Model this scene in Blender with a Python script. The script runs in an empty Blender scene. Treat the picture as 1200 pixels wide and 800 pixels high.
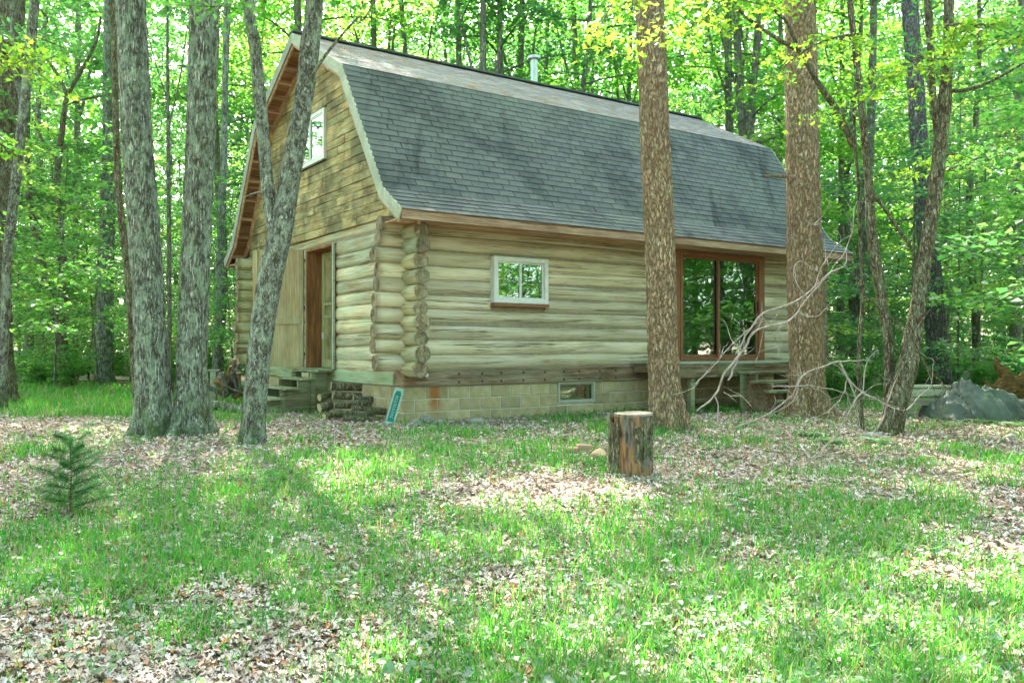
import bpy, bmesh, math, random
import numpy as np
from mathutils import Vector, Matrix, Euler
random.seed(7); RNG = np.random.default_rng(7)
PI = math.pi
S = bpy.context.scene
C = bpy.context.collection

# ------------------------------------------------------------------ camera, sky, sun, exposure
EYE, F, HY = 1.45, 997.0, 407.0
cam_d = bpy.data.cameras.new("camera"); cam = bpy.data.objects.new("camera", cam_d); C.objects.link(cam)
cam.location = (0, 0, EYE); cam.rotation_euler = (PI/2, 0, 0)
cam_d.sensor_width = 36; cam_d.lens = F/1200*36; cam_d.shift_y = (HY-400)/1200
cam_d.clip_start = .05; cam_d.clip_end = 2000
S.camera = cam
SUN_EL = 50.0
SUN_AZ = math.atan2(-.30, 1.0)          # the sun stands behind the cabin, a little to the left
world = bpy.data.worlds.new("World"); S.world = world; world.use_nodes = True
wn = world.node_tree; bg = wn.nodes["Background"]
sky = wn.nodes.new("ShaderNodeTexSky"); sky.sky_type = 'NISHITA'; sky.sun_disc = False
sky.sun_elevation = math.radians(SUN_EL); sky.sun_rotation = SUN_AZ
sky.air_density = 1.0; sky.dust_density = 4.0; sky.ozone_density = .5
wn.links.new(sky.outputs[0], bg.inputs[0]); bg.inputs[1].default_value = .15
sun_d = bpy.data.lights.new("sun", 'SUN'); sun_d.energy = 3.2; sun_d.angle = math.radians(.6); sun_d.color = (1, .94, .82)
sun = bpy.data.objects.new("sun", sun_d); C.objects.link(sun)
sdir = Vector((math.sin(SUN_AZ)*math.cos(math.radians(SUN_EL)), math.cos(SUN_AZ)*math.cos(math.radians(SUN_EL)), math.sin(math.radians(SUN_EL))))
sun.rotation_euler = sdir.to_track_quat('Z', 'Y').to_euler()
S.view_settings.view_transform = 'Standard'; S.view_settings.look = 'None'
S.view_settings.exposure = 3.2; S.view_settings.gamma = 1.0
S.render.engine = 'CYCLES'
S.cycles.max_bounces = 7; S.cycles.diffuse_bounces = 5; S.cycles.glossy_bounces = 3; S.cycles.transmission_bounces = 4
S.cycles.sample_clamp_indirect = 6; S.cycles.use_denoising = True
S.cycles.caustics_reflective = False; S.cycles.caustics_refractive = False

# ------------------------------------------------------------------ helpers
def sm(a, b, x): t = np.clip((x-a)/(b-a), 0, 1); return t*t*(3-2*t)
def _h(ix, iy, iz, s):
    n = (ix*374761393 + iy*668265263 + iz*2147483647 + s*1274126177).astype(np.int64) & 0xffffffff
    n = (n ^ (n >> 13))*1274126177 & 0xffffffff
    n = (n ^ (n >> 16)) & 0xffffffff
    return n/4294967295.0
def vnoise(p, s=0):
    p = np.asarray(p, float); i = np.floor(p).astype(np.int64); f = p-i; f = f*f*(3-2*f); r = 0
    for dx in (0, 1):
        for dy in (0, 1):
            for dz in (0, 1):
                w = (f[..., 0] if dx else 1-f[..., 0])*(f[..., 1] if dy else 1-f[..., 1])*(f[..., 2] if dz else 1-f[..., 2])
                r = r + w*_h(i[..., 0]+dx, i[..., 1]+dy, i[..., 2]+dz, s)
    return r
def vn2(x, y, sc, s=0):
    x = np.asarray(x, float); y = np.asarray(y, float)
    return vnoise(np.stack([x*sc, y*sc, np.zeros_like(x)+.37], -1), s)
def gz(x, y):
    x = np.asarray(x, float); y = np.asarray(y, float)
    b = .29*sm(3, 12, y)
    fl = np.clip(np.hypot(x-2.5, y-16)/7-.6, 0, 1)
    return b + ((vn2(x, y, .45, 3)-.5)*.10 + (vn2(x, y, 1.6, 4)-.5)*.035)*(.35+.65*fl) + np.clip((np.hypot(x, y)-45)/60, 0, 1)*1.2
def gzf(x, y): return float(gz(x, y))
def P(px, py, Y): return Vector(((px-600)/F*Y, Y, EYE-(py-HY)/F*Y))     # the world point seen at that pixel, Y metres away
def GY(py): 
    Y = 12.
    for _ in range(30): Y = (EYE-.29*float(sm(3, 12, Y)))*F/(py-HY)
    return Y

def link(o, parent=None, kind=None):
    C.objects.link(o)
    if parent is not None: o.parent = parent
    if kind: o['kind'] = kind
    return o
def mesh_obj(name, verts, faces, m=None, parent=None, kind=None, smooth=False):
    me = bpy.data.meshes.new(name); me.from_pydata([tuple(v) for v in verts], [], [tuple(int(i) for i in f) for f in faces])
    if m: me.materials.append(m)
    if smooth: me.polygons.foreach_set('use_smooth', [True]*len(me.polygons))
    me.update(); return link(bpy.data.objects.new(name, me), parent, kind)
def big_mesh(name, V, Fq, m, smooth=False):
    """V (n,3), Fq (k,3 or 4) arrays, built with foreach_set"""
    me = bpy.data.meshes.new(name); V = np.asarray(V, np.float32); Fq = np.asarray(Fq, np.int32); k = Fq.shape[1]
    me.vertices.add(len(V)); me.vertices.foreach_set('co', V.ravel())
    me.loops.add(Fq.size); me.loops.foreach_set('vertex_index', Fq.ravel())
    me.polygons.add(len(Fq)); me.polygons.foreach_set('loop_start', np.arange(0, Fq.size, k, dtype=np.int32))
    me.polygons.foreach_set('loop_total', np.full(len(Fq), k, np.int32))
    if smooth: me.polygons.foreach_set('use_smooth', np.ones(len(Fq), bool))
    me.update(calc_edges=True); me.validate()
    if m: me.materials.append(m)
    return me
def thing(name, label, cat, loc=(0, 0, 0), rz=0, group=None):
    o = bpy.data.objects.new(name, None); C.objects.link(o); o.location = loc; o.rotation_euler = (0, 0, rz)
    o['label'] = label; o['category'] = cat
    if group: o['group'] = group
    return o
def tag(o, label, cat, group=None):
    o['label'] = label; o['category'] = cat
    if group: o['group'] = group
    return o
class MB:
    def __init__(s): s.v = []; s.f = []
    def add(s, v, f): n = len(s.v); s.v += [Vector(q) for q in v]; s.f += [[i+n for i in q] for q in f]; return s
    def box(s, a, b, M=None):
        x0, y0, z0 = a; x1, y1, z1 = b
        v = [Vector(q) for q in ((x0,y0,z0),(x1,y0,z0),(x1,y1,z0),(x0,y1,z0),(x0,y0,z1),(x1,y0,z1),(x1,y1,z1),(x0,y1,z1))]
        if M: v = [M @ q for q in v]
        return s.add(v, [(0,3,2,1),(4,5,6,7),(0,1,5,4),(1,2,6,5),(2,3,7,6),(3,0,4,7)])
    def bar(s, p, q, w, h, up=(0, 0, 1)):
        p = Vector(p); q = Vector(q); d = (q-p); L = d.length; d.normalize(); u = Vector(up); r = d.cross(u).normalized(); u = r.cross(d)
        M = Matrix((d, r, u)).transposed().to_4x4(); M.translation = p
        return s.box((0, -w/2, -h/2), (L, w/2, h/2), M)
    def prism(s, poly, a, axis='x', t=.1):
        """poly in the plane across the axis, extruded from a by t"""
        n = len(poly)
        def pt(p, k): return {'x': (k, p[0], p[1]), 'y': (p[0], k, p[1]), 'z': (p[0], p[1], k)}[axis]
        return s.add([pt(p, a) for p in poly]+[pt(p, a+t) for p in poly], [tuple(range(n-1, -1, -1)), tuple(range(n, 2*n))]+[(i, (i+1) % n, n+(i+1) % n, n+i) for i in range(n)])
    def tube(s, pts, rad, sides=8, cap=True):
        V, Fq = tube(pts, rad, sides); n = len(V); ring = sides
        s.add(V, Fq.tolist())
        if cap: s.f.append([len(s.v)-n+i for i in range(ring)][::-1]); s.f.append([len(s.v)-ring+i for i in range(ring)])
        return s
    def build(s, name, m, parent=None, kind=None, bevel=0, smooth=False):
        o = mesh_obj(name, s.v, s.f, m, parent, kind, smooth)
        if bevel:
            bm = bmesh.new(); bm.from_mesh(o.data)
            bmesh.ops.bevel(bm, geom=bm.edges[:], offset=bevel, segments=1, affect='EDGES', profile=.5)
            bm.to_mesh(o.data); bm.free()
        return o
def resample(pts, step):
    """smooth curve through the points (Catmull-Rom); pts rows x,y,z,r"""
    p = np.asarray(pts, float); out = []
    q = np.vstack([2*p[0]-p[1], p, 2*p[-1]-p[-2]])
    for i in range(1, len(q)-2):
        L = np.linalg.norm(q[i+1, :3]-q[i, :3]); n = max(1, int(math.ceil(L/step)))
        t = np.arange(n)[:, None]/n
        a, b, c, d = q[i-1], q[i], q[i+1], q[i+2]
        r = .5*((2*b)+(-a+c)*t+(2*a-5*b+4*c-d)*t*t+(-a+3*b-3*c+d)*t**3)
        r[:, 3] = b[3]+(c[3]-b[3])*t[:, 0]; out.append(r)
    out.append(p[-1:]); return np.vstack(out)
def tube(pts, rad, sides=8):
    p = np.asarray(pts, float)[:, :3]; n = len(p); rad = np.broadcast_to(np.asarray(rad, float), (n,))
    T = np.gradient(p, axis=0); T /= np.linalg.norm(T, axis=1)[:, None]+1e-9
    ref = np.array([1., 0, 0]) if abs(T[0][0]) < .8 else np.array([0, 0, 1.])
    N = np.zeros_like(p); v = ref
    for i in range(n):
        v = v-T[i]*v.dot(T[i]); v /= np.linalg.norm(v)+1e-9; N[i] = v
    B = np.cross(T, N); a = np.arange(sides)*2*PI/sides
    V = p[:, None]+rad[:, None, None]*(np.cos(a)[None, :, None]*N[:, None]+np.sin(a)[None, :, None]*B[:, None])
    i = np.arange(n-1)[:, None]*sides; j = np.arange(sides)[None]; k = (j+1) % sides
    Fq = np.stack([i+j, i+k, i+sides+k, i+sides+j], -1).reshape(-1, 4)
    return V.reshape(-1, 3), Fq

# ------------------------------------------------------------------ materials
class Mat:
    def __init__(s, name):
        s.m = bpy.data.materials.new(name); s.m.use_nodes = True; s.t = s.m.node_tree; s.n = s.t.nodes; s.b = s.n["Principled BSDF"]; s.out = s.n["Material Output"]
        s.b.inputs['Roughness'].default_value = .85; s.b.inputs['Specular IOR Level'].default_value = .25
    def new(s, t, **kw):
        n = s.n.new(t)
        for k, v in kw.items():
            if k in n.inputs: n.inputs[k].default_value = v
            else: setattr(n, k, v)
        return n
    def l(s, a, b): s.t.links.new(a, b)
    def coord(s, scale=(1, 1, 1), rnd=True, out='Object'):
        tc = s.new('ShaderNodeTexCoord'); mp = s.new('ShaderNodeMapping'); mp.inputs['Scale'].default_value = scale
        if rnd:
            oi = s.new('ShaderNodeObjectInfo'); g = s.new('ShaderNodeNewGeometry'); ad = s.new('ShaderNodeMath', operation='ADD'); s.l(oi.outputs['Random'], ad.inputs[0]); s.l(g.outputs['Random Per Island'], ad.inputs[1])
            mu = s.new('ShaderNodeMath', operation='MULTIPLY'); s.l(ad.outputs[0], mu.inputs[0]); mu.inputs[1].default_value = 37.
            s.l(mu.outputs[0], mp.inputs['Location'])
        s.l(tc.outputs[out], mp.inputs['Vector']); return mp.outputs[0]
    def rand(s):
        oi = s.new('ShaderNodeObjectInfo'); g = s.new('ShaderNodeNewGeometry'); ad = s.new('ShaderNodeMath', operation='ADD'); s.l(oi.outputs['Random'], ad.inputs[0]); s.l(g.outputs['Random Per Island'], ad.inputs[1])
        fr = s.new('ShaderNodeMath', operation='FRACT'); s.l(ad.outputs[0], fr.inputs[0]); return fr.outputs[0]
    def noise(s, vec, scale, detail=4, rough=.55, dist=0):
        n = s.new('ShaderNodeTexNoise'); n.inputs['Scale'].default_value = scale; n.inputs['Detail'].default_value = detail; n.inputs['Roughness'].default_value = rough; n.inputs['Distortion'].default_value = dist
        s.l(vec, n.inputs['Vector']); return n.outputs['Fac']
    def vor(s, vec, scale, feature='DISTANCE_TO_EDGE', out='Distance', rand=1.):
        n = s.new('ShaderNodeTexVoronoi', feature=feature); n.inputs['Scale'].default_value = scale; n.inputs['Randomness'].default_value = rand; s.l(vec, n.inputs['Vector']); return n.outputs[out]
    def ramp(s, fac, stops, interp='LINEAR'):
        r = s.new('ShaderNodeValToRGB'); e = r.color_ramp.elements; r.color_ramp.interpolation = interp
        while len(e) < len(stops): e.new(.5)
        for el, (p, c) in zip(e, stops): el.position = p; el.color = (*c, 1) if len(c) == 3 else c
        s.l(fac, r.inputs[0]); return r.outputs[0]
    def mix(s, fac, a, b, mode='MIX'):
        n = s.new('ShaderNodeMix', data_type='RGBA', blend_type=mode); ins = [i for i in n.inputs if i.type == 'RGBA']
        for v, i in ((fac, n.inputs[0]), (a, ins[0]), (b, ins[1])):
            if hasattr(v, 'links'): s.l(v, i)
            elif isinstance(v, tuple): i.default_value = (*v, 1)
            else: i.default_value = v
        return [o for o in n.outputs if o.type == 'RGBA'][0]
    def math(s, op, a, b=0.):
        n = s.new('ShaderNodeMath', operation=op)
        for v, i in ((a, n.inputs[0]), (b, n.inputs[1])):
            if hasattr(v, 'links'): s.l(v, i)
            else: i.default_value = v
        return n.outputs[0]
    def bump(s, h, dist=.01, strength=1.):
        n = s.new('ShaderNodeBump'); n.inputs['Distance'].default_value = dist; n.inputs['Strength'].default_value = strength; s.l(h, n.inputs['Height']); s.l(n.outputs[0], s.b.inputs['Normal'])
    def col(s, c):
        if hasattr(c, 'links'): s.l(c, s.b.inputs['Base Color'])
        else: s.b.inputs['Base Color'].default_value = (*c, 1)
        return s
W1 = (1, 1, 1); K0 = (0, 0, 0); TH_ = .595

def wood_mat(name, ca, cb, cc, scale=(1.2, 16, 16), dark=(.05, .035, .02), algae=0., knots=.0, stain=0., rough=.85, crack=.5, bump=.006, algae_c=(.36, .46, .30)):
    """weathered timber whose grain runs along local x"""
    M = Mat(name); zg = scale[2] < scale[0]; gs = scale if not zg else (scale[2], scale[0], scale[0]); ax = (lambda t: (t[1], t[2], t[0])) if zg else (lambda t: t)
    v = M.coord(scale); n1 = M.noise(v, 1.6, 8, .68, .6); n2 = M.noise(M.coord(ax((.9, 3, 3))), 1.3, 3)
    c = M.ramp(n1, [(.3, ca), (.5, cb), (.68, cc)])
    c = M.mix(M.ramp(n2, [(.35, K0), (.7, W1)]), c, M.mix(.5, c, cb, 'MULTIPLY'))
    r = M.rand(); c = M.mix(1., c, M.ramp(r, [(0, (.74, .74, .74)), (1, (1.2, 1.17, 1.12))]), 'MULTIPLY')
    cr = M.noise(M.coord(ax((gs[0]*.32, gs[1]*1.7, gs[2]*1.7))), 1.5, 5, .6, .3); rg = M.math('ABSOLUTE', M.math('SUBTRACT', cr, .42))
    ck = M.ramp(rg, [(.004, W1), (.022, K0)]); ck = M.math('MULTIPLY', ck, M.ramp(n2, [(.40, K0), (.55, W1)])); c = M.mix(M.math('MULTIPLY', ck, crack), c, dark)
    ps = M.noise(M.coord(ax((gs[0]*.8, gs[1]*1.8, gs[2]*1.8))), 1.4, 5, .65, .3); c = M.mix(M.ramp(ps, [(.56, K0), (.68, (.55, .55, .55))]), c, tuple(min(.82, q*1.35) for q in cc))
    if knots:
        kv = M.vor(M.coord(ax((1.6, 7, 7))), 1.3, 'F1'); kk = M.ramp(kv, [(.07, W1), (.16, K0)]); c = M.mix(M.math('MULTIPLY', kk, knots), c, dark)
    if stain: sn = M.noise(M.new('ShaderNodeNewGeometry').outputs['Position'], 1.5, 6, .7); c = M.mix(M.math('MULTIPLY', M.ramp(sn, [(.47, K0), (.60, W1)]), stain), c, (.13, .10, .05))
    if algae:
        a = M.noise(M.coord(ax((1.2, 2.6, 2.6))), 1.1, 5, .6); c = M.mix(M.math('MULTIPLY', M.ramp(a, [(.42, K0), (.62, W1)]), algae), c, algae_c)
    M.col(c); M.b.inputs['Roughness'].default_value = rough
    M.bump(M.math('SUBTRACT', n1, M.math('MULTIPLY', ck, .8)), bump, .9); return M.m

def bark_mat(name, dark, mid, light, hs, vs, lichen=0., lichen_c=(.33, .42, .27), red=None, depth=.02, moss=0., furrow=1.):
    M = Mat(name); v = M.coord((hs, hs, vs)); d = M.noise(v, .9, 3, .5)
    vd = M.new('ShaderNodeVectorMath', operation='ADD'); M.l(v, vd.inputs[0]); sc = M.new('ShaderNodeVectorMath', operation='SCALE'); 
    nc = M.new('ShaderNodeTexNoise', Scale=.7); M.l(v, nc.inputs['Vector']); M.l(nc.outputs['Color'], sc.inputs[0]); sc.inputs['Scale'].default_value = 1.5; M.l(sc.outputs[0], vd.inputs[1])
    e = M.vor(vd.outputs[0], 1., 'DISTANCE_TO_EDGE'); e2 = M.noise(v, 3.2, 5, .65)
    if furrow:
        r1 = M.math('ABSOLUTE', M.math('SUBTRACT', M.noise(M.coord((hs*.55, hs*.55, vs*.45)), 1.6, 6, .6, .3), .5)); r2 = M.math('ABSOLUTE', M.math('SUBTRACT', M.noise(M.coord((hs*.9, hs*.9, vs*.8)), 1.7, 4, .6), .5))
        e = M.math('ADD', M.math('MULTIPLY', M.math('MINIMUM', M.math('MULTIPLY', r1, 1.6), M.math('MULTIPLY', r2, 2.2)), furrow), M.math('MULTIPLY', e, 1-furrow))
    h = M.math('ADD', M.math('MULTIPLY', M.ramp(e, [(.01, K0), (.13, W1)]), .75), M.math('MULTIPLY', e2, .45))
    c = M.ramp(h, [(.32, dark), (.72, mid), (1., light)])
    cv = M.vor(vd.outputs[0], 1., 'F1', 'Color'); bw = M.new('ShaderNodeSeparateColor'); M.l(cv, bw.inputs[0])
    if red: c = M.mix(M.math('MULTIPLY', M.ramp(e, [(.03, K0), (.15, W1)]), M.math('MULTIPLY', bw.outputs[0], .75)), c, red)
    if lichen:
        ln = M.noise(M.coord((6, 6, 3.4)), 1.7, 7, .72); lk = M.ramp(ln, [(.46, K0), (.60, W1)])
        c = M.mix(M.math('MULTIPLY', M.math('MULTIPLY', lk, lichen), M.ramp(e2, [(.3, K0), (.55, W1)])), c, lichen_c)
    if moss:
        tc = M.new('ShaderNodeNewGeometry'); sp = M.new('ShaderNodeSeparateXYZ'); M.l(tc.outputs['Position'], sp.inputs[0])
        mk = M.math('MULTIPLY', M.ramp(sp.outputs['Z'], [(.3, W1), (1., K0)]), M.ramp(M.noise(M.coord((3, 3, 3)), 2, 4), [(.4, K0), (.6, W1)]))
        c = M.mix(M.math('MULTIPLY', mk, moss), c, (.10, .16, .04))
    M.col(c); M.b.inputs['Roughness'].default_value = .95; M.bump(h, depth, 1.); return M.m

def leaf_mat(name, cols, trans, tmix=.5, gloss=.05):
    M = Mat(name); r = M.new('ShaderNodeNewGeometry').outputs['Random Per Island']; oi = M.new('ShaderNodeObjectInfo').outputs['Random']
    k = M.math('FRACT', M.math('ADD', M.math('MULTIPLY', r, .75), M.math('MULTIPLY', oi, .5)))
    c = M.ramp(k, [(i/(len(cols)-1), q) for i, q in enumerate(cols)]); t = M.ramp(k, [(i/(len(trans)-1), q) for i, q in enumerate(trans)])
    d = M.new('ShaderNodeBsdfDiffuse'); M.l(c, d.inputs[0]); tr = M.new('ShaderNodeBsdfTranslucent'); M.l(t, tr.inputs[0])
    mx = M.new('ShaderNodeMixShader'); mx.inputs[0].default_value = tmix; M.l(d.outputs[0], mx.inputs[1]); M.l(tr.outputs[0], mx.inputs[2])
    g = M.new('ShaderNodeBsdfGlossy'); g.inputs['Roughness'].default_value = .45
    m2 = M.new('ShaderNodeMixShader'); m2.inputs[0].default_value = gloss; M.l(mx.outputs[0], m2.inputs[1]); M.l(g.outputs[0], m2.inputs[2])
    M.l(m2.outputs[0], M.out.inputs[0]); M.n.remove(M.b); return M.m

m_leaf = leaf_mat('broad_leaf', [(.05, .16, .030), (.08, .22, .035), (.12, .26, .04)], [(.16, .54, .06), (.25, .64, .07), (.40, .70, .09)], .58)
m_leaf_under = leaf_mat('understorey_leaf', [(.06, .19, .04), (.09, .25, .045), (.16, .30, .07)], [(.12, .50, .07), (.21, .60, .09), (.38, .68, .12)], .55, .10)
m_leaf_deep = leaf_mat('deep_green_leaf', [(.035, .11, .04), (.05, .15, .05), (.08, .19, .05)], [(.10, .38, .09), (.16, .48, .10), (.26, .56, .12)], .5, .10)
m_leaf_pale = leaf_mat('yellow_green_leaf', [(.10, .24, .05), (.15, .29, .06), (.22, .32, .07)], [(.28, .62, .10), (.38, .68, .12), (.52, .74, .13)], .55, .06)  # lighter yellow-green hue, the leaf's own colour, varied from tree to tree
m_leaf_near = leaf_mat('maple_leaf', [(.07, .20, .02), (.11, .26, .025), (.20, .31, .03)], [(.24, .60, .05), (.34, .70, .06), (.62, .76, .07)], .6)
m_needle = leaf_mat('pine_needle', [(.04, .15, .04), (.06, .21, .05)], [(.08, .34, .07), (.14, .46, .1)], .4)
m_grass = leaf_mat('grass_blade', [(.015, .14, .015), (.025, .21, .02), (.05, .25, .025), (.09, .27, .03), (.42, .38, .20)], [(.04, .40, .02), (.07, .50, .03), (.15, .58, .04), (.17, .58, .04), (.5, .42, .2)], .45, .04)
m_fern = leaf_mat('fern_leaf', [(.10, .24, .08), (.16, .30, .12)], [(.25, .55, .12), (.35, .6, .2)], .45, .12)

M = Mat('litter_leaf'); r = M.new('ShaderNodeNewGeometry').outputs['Random Per Island']
c = M.ramp(r, [(0, (.54, .42, .36)), (.20, (.66, .56, .51)), (.40, (.48, .37, .31)), (.56, (.42, .31, .25)), (.66, (.70, .62, .59)), (.88, (.38, .27, .21)), (.93, (.34, .15, .08)), (1, (.52, .28, .11))])
c = M.mix(.4, c, M.ramp(M.noise(M.coord((1, 1, 1), False), 55, 3), [(.35, (.55, .52, .5)), (.65, (1.1, 1.1, 1.1))]), 'MULTIPLY'); M.col(c); m_litter = M.m

M = Mat('forest_floor'); v = M.coord((1, 1, 1), False, 'Object')
cell = M.vor(v, 17, 'F1', 'Color'); sc_ = M.new('ShaderNodeSeparateColor'); M.l(cell, sc_.inputs[0])
c = M.ramp(sc_.outputs[0], [(0, (.24, .16, .12)), (.3, (.40, .29, .23)), (.55, (.50, .39, .34)), (.8, (.58, .49, .44)), (1, (.30, .16, .09))])
ed = M.vor(v, 17, 'DISTANCE_TO_EDGE'); c = M.mix(M.ramp(ed, [(0, W1), (.08, K0)]), c, (.09, .06, .04))
c = M.mix(M.ramp(M.noise(v, 1.7, 5, .6), [(.36, (.85, .85, .85)), (.6, K0)]), c, (.10, .075, .05))
gn = M.noise(v, .55, 4, .6); c = M.mix(M.math('MULTIPLY', M.ramp(gn, [(.46, K0), (.56, W1)]), .45), c, (.09, .14, .035))
M.col(c); M.bump(M.math('ADD', M.math('MULTIPLY', sc_.outputs[1], .6), ed), .02, .8); m_ground = M.m

m_log_front = wood_mat('weathered_log', (.54, .44, .30), (.70, .61, .44), (.80, .73, .57), (.7, 12, 12), (.12, .08, .045), algae=.22, knots=.25, crack=.95, bump=.012, algae_c=(.46, .48, .32))
m_log_gable = wood_mat('algae_tinted_log', (.44, .34, .18), (.60, .52, .33), (.74, .68, .50), (.7, 11, 11), (.12, .07, .03), algae=.5, knots=.2, crack=.95, bump=.016, algae_c=(.44, .55, .38))
m_plank_gable = wood_mat('brown_gable_plank', (.26, .17, .07), (.52, .39, .18), (.68, .57, .33), (1.6, 15, 15), (.045, .03, .015), stain=.9, algae=.3, knots=.8, crack=.7, bump=.006, algae_c=(.32, .40, .20))
m_beam = wood_mat('old_timber_beam', (.12, .07, .04), (.25, .16, .10), (.38, .28, .19), (1.2, 14, 14), (.03, .02, .01), algae=.2, crack=.9, bump=.01)
m_beam_g = wood_mat('mossy_timber_beam', (.16, .17, .08), (.32, .36, .20), (.44, .52, .36), (1.2, 14, 14), (.06, .05, .02), algae=.6, crack=.8, bump=.01)
m_deckdark = wood_mat('dark_mossy_plank', (.10, .09, .04), (.20, .19, .09), (.30, .29, .17), (1.2, 14, 14), (.03, .02, .01), algae=.4, crack=.8)
m_fascia = wood_mat('brown_fascia_board', (.34, .19, .12), (.56, .36, .24), (.70, .53, .39), (1.2, 18, 18), (.07, .03, .02), crack=.7)
m_trim = wood_mat('grey_green_trim', (.34, .37, .30), (.44, .46, .38), (.52, .56, .47), (1.2, 18, 18), (.12, .12, .08), crack=.4, bump=.002)
m_soffit = wood_mat('brown_soffit_board', (.20, .10, .055), (.36, .20, .11), (.5, .33, .2), (1.2, 14, 14), (.03, .015, .01), crack=.7)
m_jamb = wood_mat('red_brown_jamb', (.15, .07, .035), (.27, .13, .06), (.46, .22, .09), (18, 18, 1.2), (.06, .02, .01), crack=.5, bump=.003)
m_plywood = wood_mat('weathered_plywood', (.34, .22, .10), (.50, .38, .21), (.60, .52, .34), (26, 26, 1.4), (.14, .08, .03), algae=.3, crack=.6, bump=.003, algae_c=(.42, .50, .34))
m_grey = wood_mat('grey_weathered_board', (.20, .19, .14), (.36, .35, .27), (.50, .50, .42), (1.2, 16, 16), (.06, .05, .03), algae=.35, crack=.8)
m_olive = wood_mat('olive_step_board', (.12, .115, .05), (.24, .24, .12), (.34, .34, .20), (1.2, 16, 16), (.05, .04, .02), algae=.45, crack=.7)
m_screen = wood_mat('olive_screen_door', (.28, .27, .12), (.40, .40, .20), (.5, .5, .3), (20, 20, 1.2), (.1, .08, .03), crack=.3, bump=.002)
def plain(name, c, rough=.6, spec=.3, nz=0., metal=0.):
    M = Mat(name); M.b.inputs['Metallic'].default_value = metal
    if nz: v = M.coord((1, 1, 1)); M.col(M.mix(M.ramp(M.noise(v, 9, 5), [(.35, K0), (.7, (nz,)*3)]), c, tuple(q*.55 for q in c)))
    else: M.col(c)
    M.b.inputs['Roughness'].default_value = rough; M.b.inputs['Specular IOR Level'].default_value = spec; return M.m
m_white = plain('white_window_vinyl', (.78, .78, .72), .45, .4, .35)
m_redpaint = plain('red_brown_window_paint', (.30, .13, .065), .5, .4, .6)
m_ventgrey = plain('grey_vent_frame', (.42, .42, .34), .7, .3, .4)
m_dark = plain('dark_interior', (.05, .05, .045), .9, .1, .5)
m_mortar = plain('mortar', (.68, .66, .54), .95, .1, .4)
m_chink = plain('brown_chinking', (.36, .30, .21), .95, .1, .7)
m_metal = plain('galvanised_metal', (.55, .58, .58), .38, .5, .3, .7)
m_bolt = plain('rusty_bolt', (.05, .03, .02), .7, .3)
m_brick = plain('worn_brick', (.50, .33, .22), .9, .2, .6)
m_stone = plain('field_stone', (.34, .33, .29), .9, .2, .8)
m_green_sign = plain('dark_teal_sign_paint', (.02, .17, .13), .6, .3, .3)
m_sign_white = plain('pale_sign_paint', (.38, .54, .45), .7, .2, .8)
m_gutterpipe = plain('white_pipe', (.7, .7, .66), .5)

M = Mat('concrete_block'); v = M.coord((1, 1, 1)); n = M.noise(v, 5, 6, .65)
c = M.ramp(n, [(.3, (.30, .24, .12)), (.55, (.43, .36, .21)), (.75, (.52, .45, .30))])
c = M.mix(1., c, M.ramp(M.rand(), [(0, (.8, .8, .8)), (1, (1.12, 1.1, 1.08))]), 'MULTIPLY'); ps3 = M.new('ShaderNodeSeparateXYZ'); M.l(M.new('ShaderNodeNewGeometry').outputs['Position'], ps3.inputs[0])
uu = M.math('ADD', M.math('MULTIPLY', M.math('SUBTRACT', ps3.outputs['X'], -1.666), math.cos(TH_)), M.math('MULTIPLY', M.math('SUBTRACT', ps3.outputs['Y'], 13.1), math.sin(TH_)))
nr = M.noise(v, 7, 5, .65); du = M.math('ADD', M.math('ABSOLUTE', M.math('SUBTRACT', uu, .545)), M.math('MULTIPLY', M.math('SUBTRACT', nr, .5), .12))
rk = M.math('MULTIPLY', M.ramp(du, [(.045, W1), (.12, K0)]), M.ramp(ps3.outputs['Z'], [(.36, (.25, .25, .25)), (.62, W1)])); c = M.mix(M.math('MULTIPLY', rk, .92), c, (.34, .12, .03))
M.col(c); M.bump(M.noise(v, 60, 3), .004, .6); m_block = M.m
M = Mat('rust_stained_block'); v = M.coord((1, 1, 1)); n = M.noise(v, 6, 5, .65); M.col(M.ramp(n, [(.3, (.30, .10, .02)), (.6, (.44, .17, .04)), (.8, (.42, .36, .22))])); m_rust = M.m

M = Mat('asphalt_shingle'); v = M.coord((1, 1, 1)); sp = M.vor(v, 220, 'F1', 'Color'); s2 = M.new('ShaderNodeSeparateColor'); M.l(sp, s2.inputs[0])
c = M.ramp(M.rand(), [(0, (.110, .115, .122)), (.5, (.125, .132, .136)), (1, (.148, .155, .155))])
c = M.mix(.55, c, M.ramp(s2.outputs[0], [(0, (.55, .55, .55)), (1, (1.4, 1.4, 1.4))]), 'MULTIPLY')
tcw = M.new('ShaderNodeNewGeometry').outputs['Position']
bl = M.noise(tcw, .9, 5, .65); c = M.mix(M.ramp(bl, [(.38, (.55, .55, .55)), (.52, K0)]), c, (.035, .045, .045))
gr = M.noise(tcw, .45, 3, .5); c = M.mix(M.ramp(gr, [(.45, K0), (.65, (.4, .4, .4))]), c, (.14, .17, .14))
mp_ = M.new('ShaderNodeMapping'); mp_.inputs['Rotation'].default_value = (0, 0, -TH_); mp_.inputs['Scale'].default_value = (1.6, .25, .25); M.l(tcw, mp_.inputs['Vector']); stn = M.noise(mp_.outputs[0], 1.2, 5, .6)
c = M.mix(M.ramp(stn, [(.34, (.7, .7, .7)), (.44, K0)]), c, (.035, .038, .04)); c = M.mix(M.ramp(stn, [(.58, K0), (.68, (.35, .35, .35))]), c, (.17, .185, .18))
M.col(c); M.b.inputs['Roughness'].default_value = .92; M.bump(s2.outputs[0], .002, .5); m_shingle = M.m
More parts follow.
